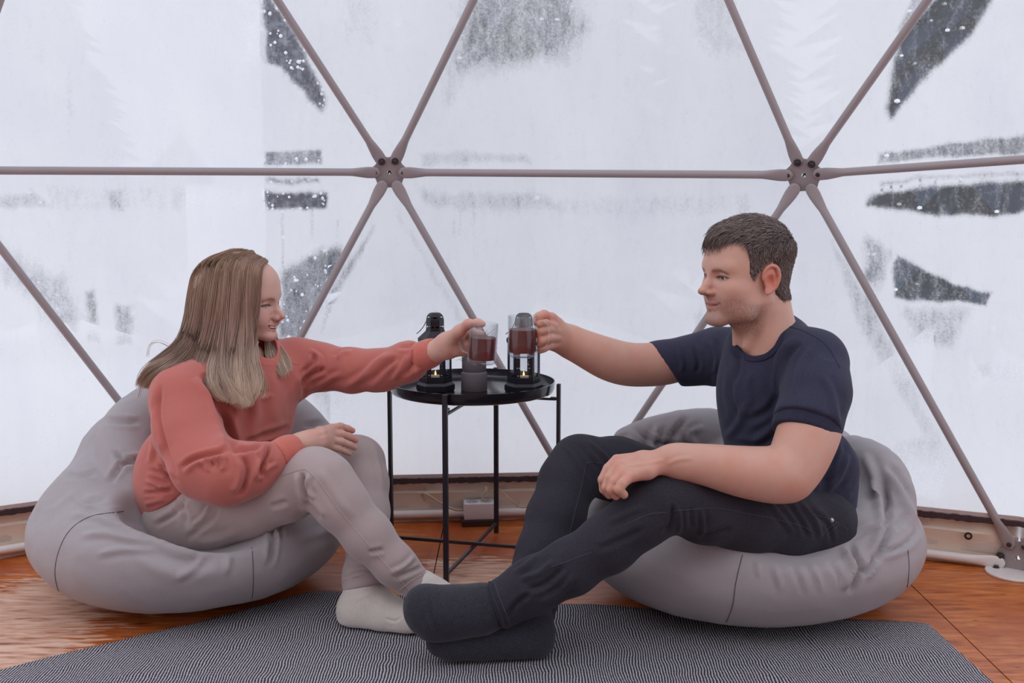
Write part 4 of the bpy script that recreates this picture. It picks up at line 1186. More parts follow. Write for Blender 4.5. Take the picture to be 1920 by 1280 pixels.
def paint_head(L, skin, lip, w, dark, hairline, stub=None):
    x, y, z = L.T; c = np.tile(np.array(skin[:3]), (len(L), 1)); ay = np.abs(y)
    def blend(mask, col, a=1.0):
        m = (np.clip(mask, 0, 1) * a)[:, None]; return c * (1 - m) + np.array(col[:3]) * m
    gs = lambda cx, cy, cz, r: np.exp(-(((x - cx) ** 2 + (ay - cy) ** 2 + (z - cz) ** 2) / r ** 2))
    n = fbm(L * 60, 3, 3)
    red = (skin[0] * .92, skin[1] * .66, skin[2] * .64)
    c = blend(gs(.112, 0, -.028, .016) + .8 * gs(.098, .013, -.03, .012), red, .35 if w else .5)
    c = blend(gs(.07, .045, -.025, .026), red, .35 if w else .12)
    c = blend(gs(-.012, .084, .004, .034) * (ay > .077), (skin[0] * 1.0, skin[1] * .48, skin[2] * .42), .85)
    # lips
    if not w: up = np.exp(-((z + .0570 - .0) / .0042) ** 2) * (ay < .024) * (x > .070); lo = np.exp(-((z + .0675 - ay * .12) / .0045) ** 2) * (ay < .020) * (x > .070)
    else: up = np.exp(-((z + .0535 - ay * .22) / .0034) ** 2) * (ay < .027) * (x > .070); lo = np.exp(-((z + .0700 - ay * .55) / .0050) ** 2) * (ay < .026) * (x > .068)
    if not w: c = blend(np.clip(up + lo, 0, 1), lip, .75)
    if w:
        dm, tm, _ = seg_dist(ay, z, [(0, -.0610), (.013, -.0585), (.0265, -.0485)])
        fx = (x > .066).astype(float); dm = dm + 2e-4 * n
        c = blend(np.clip((.0105 * (1 - .55 * tm) - dm) / .002, 0, 1) * fx, lip, .75)
        c = blend(np.clip((.0052 * (1 - .55 * tm) - dm) / .001, 0, 1) * fx, (.09, .02, .02), .9)
    else:
        dm, tm, _ = seg_dist(ay, z, [(0, -.0622), (.013, -.0620), (.024, -.0585), (.030, -.0545)])
        c = blend(np.exp(-(dm / .0014) ** 2) * (x > .062), (.10, .03, .03), .8)
    # nostrils, lash lines, brows
    c = blend(gs(.103, .0065, -.0395, .0035), (.10, .03, .03), .9)
    ez = .0050 if not w else .0045; eh = .0036 if not w else .0026
    q = np.sqrt(((ay - .0315) / .0140) ** 2 + ((z - ez) / (eh + .0012)) ** 2)
    c = blend(np.exp(-((q - 1) / .36) ** 2) * (z > ez - .001) * (x > .055), (.022, .012, .014), .95)
    c = blend(np.exp(-((q - 1) / .25) ** 2) * (z < ez) * (x > .055), dark, .45)
    bz = (.0185 if not w else .0200) + .003 * np.sin(np.clip((ay - .012) / .034, 0, 1) * 3.0) - np.clip(ay - .036, 0, 1) * .25
    c = blend(np.exp(-((z - bz) / (.0038 if not w else .0030)) ** 2) * np.clip((ay - .011) / .004, 0, 1) * np.clip((.053 - ay) / .006, 0, 1) * (x > .035) * (.75 + .35 * n), dark, .85 if not w else .6)
    if stub is not None:
        t1 = np.clip((-.035 - z - .25 * (.09 - x)) / .018 + .55, 0, 1) * np.clip((x + .022) / .02, 0, 1) * np.clip((z + .150) / .03, 0, 1)
        cheek = np.clip(1 - gs(.066, .036, -.030, .022) * 1.4, 0, 1)
        lipm = 1 - np.clip(up + lo, 0, 1); t2 = fbm(L * 480, 9, 2)
        grey = np.clip(gs(.078, .0, -.100, .030), 0, 1)
        m = np.clip(t1 * cheek * lipm * (.62 + .5 * t2), 0, 1)
        c = blend(m, stub, .72); c = blend(m * grey * (t2 > .0), srgb(190, 182, 178), .6)
    if hairline is not None:
        m = in_poly(x, z, hairline); c = blend(m.astype(float), dark, .95)
    return c
def eye_mesh(O, A, s, e, gaze, parent, iris):
    cc = np.array([.0682, e * .031, .0072]); r = .0132; n = 28; vs = []; fs = []; cols = []
    g3 = nrm(gaze); X = nrm(np.cross([0, 0, 1], g3)); Y = np.cross(g3, X)
    for i in range(n + 1):
        th = math.pi * i / n
        for k in range(n):
            ph = 2 * math.pi * k / n; d = math.cos(th) * g3 + math.sin(th) * (math.cos(ph) * X + math.sin(ph) * Y); vs.append(cc + r * d)
            cols.append((.012, .010, .012) if th < .17 else iris if th < .44 else (.02, .02, .02) if th < .50 else (.72, .66, .64))
    for i in range(n):
        for k in range(n): fs.append((i * n + k, (i + 1) * n + k, (i + 1) * n + (k + 1) % n, i * n + (k + 1) % n))
    V = O + s * (np.array(vs) @ A)
    return surf_obj('eye', V, np.array(fs), M['eye'], parent, np.array(cols))
def frame_axes(yaw, pitch, roll, facing):      # facing +1: looks right (+x); -1: looks left
    f = np.array([facing * math.cos(yaw) * math.cos(pitch), -math.sin(yaw) * math.cos(pitch), math.sin(pitch)])
    u = nrm(np.array([0, 0, 1.0]) - f * f[2]); l = np.cross(u, f)
    u2 = math.cos(roll) * u + math.sin(roll) * l; l2 = np.cross(u2, f)
    return np.array([f, l2, u2])
def skin_paint(V, skin, spots=()):
    c = np.tile(np.array(skin[:3]), (len(V), 1)); n = fbm(V * 22, 31, 3)[:, None]
    red = np.array([skin[0], skin[1] * .62, skin[2] * .55]); m = np.clip(.12 + .35 * n, 0, .4); c = c * (1 - m) + red * m
    px, py, _ = proj(V)
    for sx_, sy_, r, a in spots:
        k = (a * np.exp(-((px - sx_) ** 2 + (py - sy_) ** 2) / r ** 2))[:, None]; c = c * (1 - k) + red * k
    return c
def join(parts):
    Vs, Qs, Cs = [], [], []; n = 0
    for V, Q, C in parts: Vs.append(V); Qs.append(Q + n); Cs.append(C); n += len(V)
    return np.vstack(Vs), np.vstack(Qs), np.vstack(Cs)
def tubes_np(paths, rad, cols, tips=True):
    """paths (N,K,3), rad (N,) or (N,K), cols (N,K,3) -> 3-sided hair tubes"""
    N, K, _ = paths.shape; t = np.gradient(paths, axis=1); t /= np.linalg.norm(t, axis=2, keepdims=True) + 1e-9
    up = np.array([.31, .52, .79]); a = np.cross(t, up); a /= np.linalg.norm(a, axis=2, keepdims=True) + 1e-9; b = np.cross(t, a)
    rr_ = rad if rad.ndim == 2 else rad[:, None] * np.ones(K)
    V = np.stack([paths + rr_[..., None] * (math.cos(w) * a + math.sin(w) * b) for w in (0, 2.0944, 4.18879)], 2)  # N,K,3,3
    C = np.repeat(cols[:, :, None, :], 3, 2); base = (np.arange(N) * K * 3)[:, None, None]
    i = np.arange(K - 1)[None, :, None]; k = np.arange(3)[None, None, :]; l = (k + 1) % 3
    Q = np.stack([base + i * 3 + k, base + i * 3 + l, base + (i + 1) * 3 + l, base + (i + 1) * 3 + k], -1).reshape(-1, 4)
    return V.reshape(-1, 3), Q, C.reshape(-1, 3)

# ================================================================== the woman
W = empty('person', (-.80, 2.80, 0))
tag(W, 'blonde woman in coral sweatshirt and beige joggers on the left bean bag, holding a mug', 'person')
wskin = srgb(212, 170, 157)
WO = P(459, 570, 2.86); WA = frame_axes(math.radians(17), math.radians(-3), math.radians(0), 1); WS = .94
hs = head_sdf(True)
hs.chain([((-.035, 0, -.03), .050), ((-.045, 0, -.10), .047), ((-.055, 0, -.17), .060)], k=.03)
HV, HQ = hs.mesh(.0017, 1)
hcol = paint_head(HV, wskin, srgb(186, 96, 92), True, srgb(64, 40, 40), None)
def face_warp_w(L):                    # shorter lower face, raised tip of the nose
    L = L.copy(); f = np.clip((L[:, 0] + .02) / .05, 0, 1); low = np.minimum(L[:, 2] + .045, 0); L[:, 2] -= low * .30 * f
    nt = np.exp(-(((L[:, 0] - .108) / .016) ** 2 + (L[:, 1] / .014) ** 2 + ((L[:, 2] + .027) / .014) ** 2)); L[:, 2] += .0045 * nt; L[:, 0] += .0015 * nt
    L[:, 1] *= 1 - .10 * nt; return L
HV = face_warp_w(HV)
HVw = WO + WS * (HV @ WA)
fa = SDF()                                                     # far hand on the mug
fa.pchain([(760, 678, 2.85, 20), (800, 664, 2.82, 17), (822, 656, 2.80, 16)], .02)
fa.pchain([(822, 654, 2.80, 17), (838, 643, 2.785, 18), (856, 632, 2.775, 15)], .02)
fa.pchain([(822, 660, 2.80, 16), (842, 655, 2.79, 15), (862, 653, 2.785, 12)], .015)
fa.pchain([(842, 635, 2.77, 13), (862, 620, 2.745, 11), (878, 607, 2.725, 8.5), (896, 605, 2.70, 7), (905, 607, 2.697, 6)], .01)          # thumb
fa.pchain([(856, 634, 2.785, 10), (871, 624, 2.785, 8), (884, 622, 2.79, 7.5), (902, 626, 2.797, 7)], .008)
fa.pchain([(858, 642, 2.79, 10), (874, 636, 2.80, 8.5), (890, 637, 2.803, 8), (908, 640, 2.80, 7)], .006)
fa.pchain([(860, 652, 2.785, 10), (875, 650, 2.79, 8.5), (890, 651, 2.80, 8), (908, 654, 2.795, 7)], .006)
fa.pchain([(855, 659, 2.78, 9), (870, 660, 2.785, 7.5), (884, 661, 2.795, 7), (898, 665, 2.80, 6)], .006)
FV, FQ = fa.mesh(.0022, 1)
na = SDF()                                                     # near hand on the knee
na.pchain([(520, 852, 2.64, 20), (548, 838, 2.655, 17), (565, 830, 2.665, 16.5), (585, 822, 2.68, 17)], .02)
na.pchain([(575, 824, 2.675, 13), (600, 812, 2.71, 11), (622, 802, 2.755, 8)], .012)
na.pchain([(575, 826, 2.67, 13), (600, 818, 2.70, 11.5), (622, 813, 2.745, 8)], .012)
na.pchain([(575, 830, 2.665, 13), (600, 826, 2.69, 11), (620, 825, 2.735, 8)], .012)
na.pchain([(572, 832, 2.66, 12), (598, 832, 2.685, 10), (618, 836, 2.73, 7)], .012)
for q in ([(620, 802, 2.752, 7.2), (638, 799, 2.775, 7), (652, 803, 2.79, 6.2), (661, 807, 2.80, 5.6)], [(620, 813, 2.742, 7.4), (641, 813, 2.765, 7.2), (657, 819, 2.78, 6.4), (667, 825, 2.79, 5.8)],
          [(620, 825, 2.733, 7.2), (641, 828, 2.755, 7), (656, 834, 2.772, 6.2), (665, 839, 2.785, 5.6)], [(616, 836, 2.728, 6.6), (634, 841, 2.748, 6.2), (647, 846, 2.763, 5.6), (655, 850, 2.775, 5.2)]):
    na.pchain(q, .003)
na.pchain([(575, 838, 2.69, 9), (600, 845, 2.72, 8), (622, 850, 2.755, 7)], .006)
NV, NQ = na.mesh(.0020, 1)
NV = folds(NV, NQ, [([(595, 812), (618, 806)], 3, .0008), ([(598, 822), (620, 818)], 3, .0008), ([(640, 792), (641, 802)], 1.5, -.0006), ([(642, 806), (643, 818)], 1.5, -.0006)])
core = SDF()                                                   # trunk, legs and arms under the clothes
core.ell(P(442, 760, 2.87), (.115, .080, .155), R=[nrm([.78, .62, 0]), nrm([-.62, .78, 0]), [0, 0, 1]], k=0); core.ell(P(380, 880, 2.86), (.11, .085, .13), R=[nrm([.78, .62, 0]), nrm([-.62, .78, 0]), [0, 0, 1]], k=.05)
core.pchain([(470, 680, 2.88, 34), (440, 760, 2.87, 60)], .03); core.pchain([(350, 725, 2.74, 28), (400, 885, 2.63, 28), (500, 870, 2.62, 24), (548, 840, 2.65, 14)], .03)
core.pchain([(540, 690, 2.97, 28), (650, 694, 2.93, 24), (760, 680, 2.86, 18), (800, 664, 2.82, 14)], .03)
core.pchain([(345, 965, 2.78, 56), (470, 945, 2.70, 48), (595, 892, 2.62, 38), (640, 945, 2.60, 36), (775, 1086, 2.60, 20)], .03)
core.pchain([(400, 955, 2.98, 50), (540, 905, 2.95, 44), (668, 866, 2.88, 34), (688, 960, 2.80, 26), (682, 1090, 2.67, 20)], .03)
CV, CQ = core.mesh(.010, 1)
BV, BQ, BC = join([(HVw, HQ, hcol), (FV, FQ, skin_paint(FV, wskin, [(878, 606, 14, .5), (875, 630, 16, .6), (860, 660, 20, .3)])), (NV, NQ, skin_paint(NV, wskin, [(662, 808, 9, .7), (667, 826, 9, .6), (640, 800, 10, .4)])), (CV, CQ, skin_paint(CV, wskin))])
surf_obj('body', BV, BQ, M['skin'], W, BC)
for e in (-1, 1): eye_mesh(WO, WA, WS, e, (1, -.10, -.02), W, (.10, .14, .18))
tp = []                                                        # upper teeth
for k in range(-7, 8):
    y = k * .0028; tp.append(((.0895 - 11.0 * y * y), y, -.0588 + 11 * y * y))
tv = []
for (x, y, z) in tp:
    for dx, dz in ((0, .0045), (.0015, .0020), (.0015, -.0018), (0, -.0026), (-.003, -.0026), (-.003, .0045)): tv.append((x + dx, y, z + dz))
tf = [(i * 6 + k, i * 6 + (k + 1) % 6, i * 6 + 6 + (k + 1) % 6, i * 6 + 6 + k) for i in range(14) for k in range(6)] + [tuple(range(6)), tuple(range(84, 90))]
MB().add(WO + WS * (face_warp_w(np.array(tv)) @ WA), tf).build('teeth', M['teeth'], W)

# sweatshirt
sw = SDF()
sw.ell(P(445, 760, 2.86), (.150, .118, .185), R=[nrm([.78, .62, 0]), nrm([-.62, .78, 0]), [0, 0, 1]], k=0)
sw.ell(P(372, 890, 2.83), (.150, .128, .150), R=[nrm([.78, .62, 0]), nrm([-.62, .78, 0]), [0, 0, 1]], k=.09)
sw.pchain([(455, 705, 2.88, 66), (475, 668, 2.88, 44)], .04)
sw.pchain([(322, 940, 2.86, 62), (345, 925, 2.78, 58)], .06)
sw.pchain([(318, 930, 2.84, 52), (326, 960, 2.83, 50)], .05)
sw.half(P(300, 956, 2.8), nrm(P(347, 1036, 2.8) - P(300, 956, 2.8)), k=.006)
sw.pchain([(368, 722, 2.77, 58), (345, 745, 2.72, 58), (352, 810, 2.67, 57), (385, 872, 2.62, 58), (425, 888, 2.60, 54), (470, 880, 2.60, 43), (506, 864, 2.61, 34)], .035)
sw.pchain([(500, 690, 2.93, 50), (556, 684, 2.96, 46), (600, 688, 2.95, 41), (660, 694, 2.92, 38), (715, 694, 2.89, 36), (762, 679, 2.855, 34), (770, 676, 2.85, 32)], .03)
sw.pchain([(530, 720, 2.90, 40), (560, 735, 2.93, 10)], .04)
# open neck
sw_ops = list(sw.ops)
sw.pchain([(482, 655, 2.84, 38), (480, 640, 2.84, 44)], .01, sub=True)
SV, SQ = sw.mesh(.0045, 1)
SV = wrinkle(SV, SQ, 11, .0022, 41, (.3, 0, 1), 2.5)
SV = folds(SV, SQ, [
    ([(378, 700), (392, 725), (412, 770), (430, 815), (438, 850)], 8, -.024, .010), ([(430, 720), (445, 770), (436, 830)], 9, .008),
    ([(338, 880), (362, 862), (395, 852), (430, 846)], 5, -.012, .006), ([(395, 855), (400, 875)], 4, -.010), ([(412, 852), (418, 872), (415, 885)], 4, .008), ([(380, 865), (392, 885)], 4, .006),
    ([(452, 850), (462, 880), (455, 915), (440, 930)], 6, -.013, .006), ([(468, 845), (480, 870), (478, 900)], 6, .010), ([(502, 825), (500, 850), (488, 885), (495, 890)], 4, -.014, .007), ([(488, 900), (500, 880), (520, 868)], 4, .008),
    ([(435, 845), (470, 842), (500, 828)], 5, -.010), ([(300, 720), (295, 780), (312, 850), (330, 890)], 5, -.010, .006), ([(282, 780), (286, 830), (280, 870)], 5, .006),
    ([(278, 880), (310, 890), (335, 905)], 4, -.008, .004), ([(272, 900), (305, 912), (330, 915)], 4, .008), ([(268, 925), (300, 922), (330, 912)], 4, -.007), ([(300, 870), (320, 895)], 4, -.007), ([(270, 945), (310, 935)], 4, .005),
    ([(565, 725), (580, 705), (610, 690)], 5, -.012, .003), ([(572, 735), (610, 715), (640, 700)], 5, .007), ([(566, 700), (585, 680), (590, 660)], 4, -.009), ([(580, 655), (600, 672), (590, 700)], 4, .006),
    ([(626, 668), (640, 655), (660, 653)], 4, -.007, .004), ([(640, 730), (680, 705), (705, 680), (735, 660)], 6, .008), ([(690, 720), (720, 690), (745, 668)], 5, -.008), ([(735, 715), (752, 690), (765, 665)], 5, .007),
    ([(760, 705), (775, 680), (780, 652)], 4, -.009), ([(775, 700), (800, 680)], 4, .006), ([(745, 650), (770, 650), (785, 645)], 4, -.005),
    ([(480, 720), (495, 735), (505, 730)], 5, -.010), ([(505, 700), (515, 730), (512, 790)], 9, .004), ([(540, 700), (545, 760), (532, 810)], 9, -.004), ([(478, 740), (480, 780), (470, 820)], 9, .007),
    ([(460, 830), (500, 815), (545, 800)], 5, -.009), ([(556, 700), (562, 740), (558, 780)], 4, .006)])
swo = surf_obj('sweatshirt', SV, SQ, M['coral'], W)
bs = bvh_of(SV, SQ)
collar(sw_ops, [(482, 655, 2.84, 38), (480, 640, 2.84, 44)], .018, .003, 'collar', M['coral_rib'], W)
c1 = SDF(); c1.pchain([(526, 853, 2.622, 29.5), (540, 846, 2.637, 27.5), (554, 838, 2.652, 25.5)], .01)
def cuff(pts, name, mat, parent, h=.0035, endcut=None, lines=(), seed=3, rib=None):
    s = SDF(); s.pchain(pts, .008); a, b = pts[-2], pts[-1]; A_, B_ = P(*a[:3]), P(*b[:3])
    s.half(B_, B_ - A_, k=.003); a, b = pts[1], pts[0]; A2, B2 = P(*a[:3]), P(*b[:3]); s.half(B2, B2 - A2, k=.003)
    V, Q = s.mesh(h, 1)
    if rib:
        t = nrm(B_ - B2); q = V - B2; rad = q - (q @ t)[:, None] * t; X = nrm(np.cross(t, [0, 0, 1.])); Y = np.cross(t, X)
        ang = np.arctan2(rad @ Y, rad @ X); N = normals(V, Q); V = V + N * (.0006 * np.sin(ang * rib))[:, None]
    V = folds(V, Q, lines)
    return surf_obj(name, V, Q, mat, parent), V, Q
cuff([(518, 857, 2.615, 31), (538, 846, 2.635, 29), (556, 838, 2.655, 26)], 'cuff', M['coral_rib'], W, rib=44)
cuff([(784, 671, 2.84, 29), (804, 663, 2.825, 26.5), (819, 657, 2.81, 24.5)], 'cuff', M['coral_rib'], W, rib=40)
stitch(bs, 'shoulder_seam', [(528, 672), (545, 680), (562, 684)], .0008, M['coral_rib'], W, .0004)

# joggers
jg = SDF()
jg.pchain([(322, 958, 2.84, 60), (345, 962, 2.79, 72), (400, 960, 2.74, 68), (470, 942, 2.70, 60), (540, 918, 2.66, 54), (590, 893, 2.625, 50)], .03)
jg.pchain([(590, 893, 2.625, 50), (612, 905, 2.61, 48), (640, 945, 2.60, 46), (690, 1004, 2.60, 42), (740, 1058, 2.60, 35), (782, 1096, 2.605, 31)], .03)
jg.pchain([(335, 950, 2.97, 62), (420, 945, 2.99, 60), (540, 905, 2.95, 50), (655, 872, 2.88, 46)], .04)
jg.half(P(790, 1104, 2.6), nrm(P(790, 1104, 2.6) - P(740, 1050, 2.6)), k=.004)
JV, JQ = jg.mesh(.0045, 1); JV = wrinkle(JV, JQ, 10, .0016, 51, (1, 0, -.3), 2.5)
jl = [([(330, 935), (345, 960), (350, 985)], 5, -.006), ([(350, 930), (330, 960), (290, 985)], 5, -.006, .003), ([(395, 945), (380, 970), (360, 985)], 4, .005), ([(410, 950), (395, 975), (350, 1010)], 5, -.005),
      ([(565, 885), (568, 910), (580, 940)], 5, -.012, .004), ([(580, 890), (575, 915), (590, 935)], 4, .008), ([(572, 940), (585, 955), (600, 975)], 6, -.010), ([(600, 880), (625, 920), (660, 970)], 8, .004),
      ([(730, 1075), (760, 1060), (780, 1040)], 4, .005), ([(740, 1085), (770, 1072), (795, 1060)], 4, -.005), ([(690, 1035), (720, 1030)], 4, -.005), ([(450, 1000), (400, 1015), (350, 1020)], 8, .004), ([(505, 950), (540, 940)], 5, -.005)]
JV = folds(JV, JQ, jl)
surf_obj('joggers', JV, JQ, M['jogger'], W); bj = bvh_of(JV, JQ)
stitch(bj, 'side_seam', [(505, 893), (530, 890), (565, 880), (578, 883), (600, 905), (640, 960), (690, 1020), (735, 1070), (770, 1108)], .0011, M['jogger_seam'], W, .0003)
jf = SDF()                                                     # the far leg, crossing behind
jf.pchain([(600, 890, 2.92, 44), (655, 868, 2.885, 46), (672, 866, 2.875, 47), (684, 905, 2.845, 42), (690, 960, 2.80, 38), (690, 1020, 2.74, 38), (687, 1080, 2.68, 41), (684, 1112, 2.665, 39)], .02)
jf.half(P(690, 1100, 2.67), nrm(P(694, 1130, 2.665) - P(682, 1070, 2.68)), k=.004)
V_, Q_ = jf.mesh(.0045, 1); V_ = wrinkle(V_, Q_, 12, .0015, 55, (0, 0, 1), 2)
V_ = folds(V_, Q_, [([(642, 1085), (680, 1072), (735, 1078)], 3, -.005, .003), ([(650, 1045), (690, 1040)], 4, .004), ([(650, 1060), (700, 1055)], 4, -.004), ([(700, 830), (712, 880), (718, 930)], 4, .004)])
surf_obj('trouser_leg', V_, Q_, M['jogger'], W); bjf = bvh_of(V_, Q_)
stitch(bjf, 'hem_seam', [(640, 1092), (660, 1082), (700, 1076), (738, 1086)], .0009, M['jogger_seam'], W, .0003)
stitch(bj, 'hem_seam', [(748, 1108), (770, 1090), (800, 1072)], .0009, M['jogger_seam'], W, .0003)
def sock(name, chains, mat, parent, lines, h=.003, flat=None, label=None, seed=1, amp=.0012):
    s = SDF()
    for c in chains: s.pchain(c, .03)
    if flat is not None: s.half((0, 0, flat), (0, 0, -1), k=.015)
    V, Q = s.mesh(h, 1); V = wrinkle(V, Q, 26, amp, seed); V = folds(V, Q, lines)
    if flat is not None: V[:, 2] = np.maximum(V[:, 2], flat)
    o = surf_obj(name, V, Q, mat, parent)
    if label: o['label'] = label
    return o
sock('sock', [[(686, 1090, 2.67, 29), (680, 1120, 2.665, 32), (665, 1142, 2.665, 30)], [(668, 1150, 2.66, 30), (700, 1150, 2.655, 31), (735, 1158, 2.64, 29), (765, 1164, 2.62, 23), (785, 1166, 2.605, 17)], [(690, 1120, 2.665, 30), (720, 1146, 2.65, 30)]],
     M['wool'], W, [([(720, 1158), (740, 1164), (752, 1156)], 2.5, -.0022), ([(690, 1120), (720, 1130)], 3, -.001), ([(665, 1125), (700, 1110)], 3, .001)], flat=.0092)
sock('sock', [[(775, 1085, 2.605, 22), (800, 1104, 2.605, 24), (830, 1120, 2.605, 22), (862, 1135, 2.60, 19), (880, 1140, 2.60, 15)], [(790, 1108, 2.615, 24), (810, 1120, 2.615, 20)]], M['wool'], W, [], seed=4)

# long blonde hair
def wl(p): return WO + WS * (np.array(p) @ WA)
def to_head(V, O, A, s): return ((V - O) / s) @ A.T
hv = SDF()
hv.ell(WO + WS * (np.array([-.022, 0, .043]) @ WA), (.099 * WS, .075 * WS, .090 * WS), R=WA, k=0)
hv.pchain([(418, 545, 2.86, 54), (418, 600, 2.85, 50), (415, 645, 2.83, 38), (420, 680, 2.79, 18)], .04)
hv.pchain([(400, 590, 2.88, 38), (370, 645, 2.85, 24), (335, 675, 2.80, 10)], .03)
hv.pchain([(452, 560, 2.83, 32), (452, 620, 2.82, 24), (452, 665, 2.79, 12)], .03)
hv.half(wl((.048, 0, .03)), WA[0] * .97 - WA[2] * .25, k=.008)
HHV, HHQ = hv.mesh(.005, 1)
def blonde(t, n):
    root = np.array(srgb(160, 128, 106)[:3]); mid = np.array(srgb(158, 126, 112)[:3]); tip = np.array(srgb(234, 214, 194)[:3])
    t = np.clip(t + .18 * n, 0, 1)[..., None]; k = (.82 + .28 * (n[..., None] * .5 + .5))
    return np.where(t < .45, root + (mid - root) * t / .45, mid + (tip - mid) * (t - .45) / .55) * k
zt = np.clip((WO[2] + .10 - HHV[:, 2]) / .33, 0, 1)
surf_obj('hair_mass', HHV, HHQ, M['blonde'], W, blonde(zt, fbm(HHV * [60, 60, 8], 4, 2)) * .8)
guides = [
    [(499, 488, 2.83), (489, 503, 2.79), (484, 540, 2.772), (481, 590, 2.768), (474, 630, 2.765), (474, 665, 2.745), (487, 700, 2.735), (486, 728, 2.73), (476, 752, 2.73)],
    [(491, 482, 2.835), (472, 498, 2.785), (467, 545, 2.762), (465, 600, 2.758), (467, 645, 2.752), (462, 685, 2.73), (466, 720, 2.718), (466, 745, 2.716), (460, 768, 2.712)],
    [(477, 476, 2.84), (456, 493, 2.785), (449, 545, 2.755), (446, 605, 2.752), (440, 655, 2.742), (438, 695, 2.715), (446, 725, 2.705), (452, 748, 2.703), (458, 770, 2.702)],
    [(472, 470, 2.845), (435, 490, 2.79), (424, 545, 2.758), (419, 605, 2.755), (411, 655, 2.742), (406, 695, 2.712), (414, 722, 2.700), (428, 745, 2.698), (440, 758, 2.698)],
    [(455, 467, 2.85), (412, 490, 2.80), (399, 545, 2.770), (392, 605, 2.766), (382, 650, 2.752), (373, 685, 2.715), (384, 712, 2.692), (402, 735, 2.688), (422, 748, 2.688)],
    [(440, 466, 2.86), (394, 490, 2.82), (379, 545, 2.795), (373, 600, 2.788), (362, 645, 2.765), (340, 675, 2.715), (310, 694, 2.685), (288, 708, 2.695), (276, 730, 2.72)],
    [(430, 468, 2.87), (380, 494, 2.845), (364, 545, 2.828), (358, 595, 2.815), (345, 636, 2.79), (318, 662, 2.745), (292, 682, 2.715), (276, 705, 2.725), (268, 735, 2.74)],
    [(425, 472, 2.89), (370, 502, 2.88), (357, 550, 2.868), (352, 595, 2.855), (336, 634, 2.83), (306, 662, 2.79), (284, 684, 2.765), (272, 706, 2.765), (265, 728, 2.765)],
]
guides = [[(q[0][0] + 2, q[0][1] + 3, q[0][2] + .012)] + q[1:] for q in guides]
G = np.array([spline(q, 3) for q in guides]); K = G.shape[1]
nh = 7500; u = np.sort(rng.random(nh)) * (len(guides) - 1)
u2 = u + .12 * np.sin(u * 9); cl = np.round(u2 * 2.1) / 2.1; cl_n = np.round(u2 * 2.1).astype(int)
pull = np.clip((np.linspace(0, 1, K)[None, :] - .30) / .70, 0, 1) ** 1.1 * .90
ue = u[:, None] * (1 - pull) + (cl + .0 * u)[:, None] * pull          # strands gather into locks towards the tips
i0 = np.clip(np.floor(ue).astype(int), 0, len(guides) - 2); fr = (ue - i0)[..., None]; kk = np.arange(K)[None, :]
Pm = G[i0, kk] * (1 - fr) + G[i0 + 1, kk] * fr
tt = np.linspace(0, 1, K)[None, :]
ph = rng.random(nh)[:, None] * .5 + (cl_n * 2.4)[:, None]; sh = rng.normal(0, 1, (nh, 2))
Pm[..., 0] += 10 * tt ** 1.3 * np.sin(tt * 8 + ph) + sh[:, :1] * (1.2 + 4.5 * tt); Pm[..., 1] += sh[:, 1:] * 1.5 + tt * 4 * np.sin(ph * 3)
lay = rng.random(nh)[:, None]; Pm[..., 2] += .020 * lay * np.sin(np.pi * np.clip(tt * 1.4, 0, 1)) - .006 * (1 - lay) + .004 * np.sin(tt * 9 + ph * 1.7) + .010 * np.sin(cl_n * 5.1)[:, None] * tt
ln = 1 - rng.random(nh) ** 2.2 * .34 - .07 * (np.sin(cl_n * 7.3) * .5 + .5)                                    # uneven ends
src = np.linspace(0, 1, K)
Pl = np.empty_like(Pm)
for a in range(3):
    q = tt * ln[:, None] * (K - 1); j = np.clip(q.astype(int), 0, K - 2); f_ = q - j
    Pl[..., a] = np.take_along_axis(Pm[..., a], j, 1) * (1 - f_) + np.take_along_axis(Pm[..., a], j + 1, 1) * f_
def topos(Z): return CAM + Z[..., 2:3] * (FWD + (Z[..., 0:1] - 960) / F * RGT - (Z[..., 1:2] - 640) / F * UPV)
paths = topos(Pl)
rad = (.00068 * (1 - .75 * tt ** 3)) * np.ones((nh, 1))
lockn = np.sin(cl_n * 12.9898) * .75 + np.sin(u * 31) * .35 + rng.normal(0, .35, nh)
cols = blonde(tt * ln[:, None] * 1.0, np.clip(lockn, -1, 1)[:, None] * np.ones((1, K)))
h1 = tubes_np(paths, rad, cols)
# crown: strands from the parting to the far side and back of the head
ny = 1500; th = rng.random(ny); az = rng.random(ny)
tk = np.linspace(0, 1, 10)[None, :]
ang = (.15 + az * 2.2)[:, None]                          # round the far/back side
root = np.stack([.040 - .095 * th, -.012 - .035 * np.clip((th - .45) * 2, 0, 1), .138 - .06 * (th - .45) ** 2 * 4 * .3], -1)[:, None, :]
end = np.stack([-.03 - .085 * np.sin(ang[:, 0]), .088 * np.cos(ang[:, 0] * .75), -.03 - .05 * rng.random(ny)], -1)[:, None, :]
mid = np.stack([-.03 - .11 * np.sin(ang[:, 0]) + .03 * (1 - th), .095 * np.cos(ang[:, 0] * .75), .075 + .0 * th], -1)[:, None, :]
bz = (1 - tk[..., None]) ** 2 * root + 2 * tk[..., None] * (1 - tk[..., None]) * mid * 1.0 + tk[..., None] ** 2 * end
cen = np.array([-.020, 0, .043]); q = bz - cen; rr3 = np.sqrt(((q / np.array([.107, .087, .097])) ** 2).sum(-1, keepdims=True)); bz = cen + q / np.maximum(rr3, .001) * (.985 + .02 * rng.random((ny, 1, 1)) - .10 * np.exp(-(tk[..., None] / .06) ** 2))
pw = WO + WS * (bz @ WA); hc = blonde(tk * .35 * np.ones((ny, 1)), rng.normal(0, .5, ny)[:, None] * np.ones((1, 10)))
h2 = tubes_np(pw, .0008 * np.ones((ny, 10)), hc)
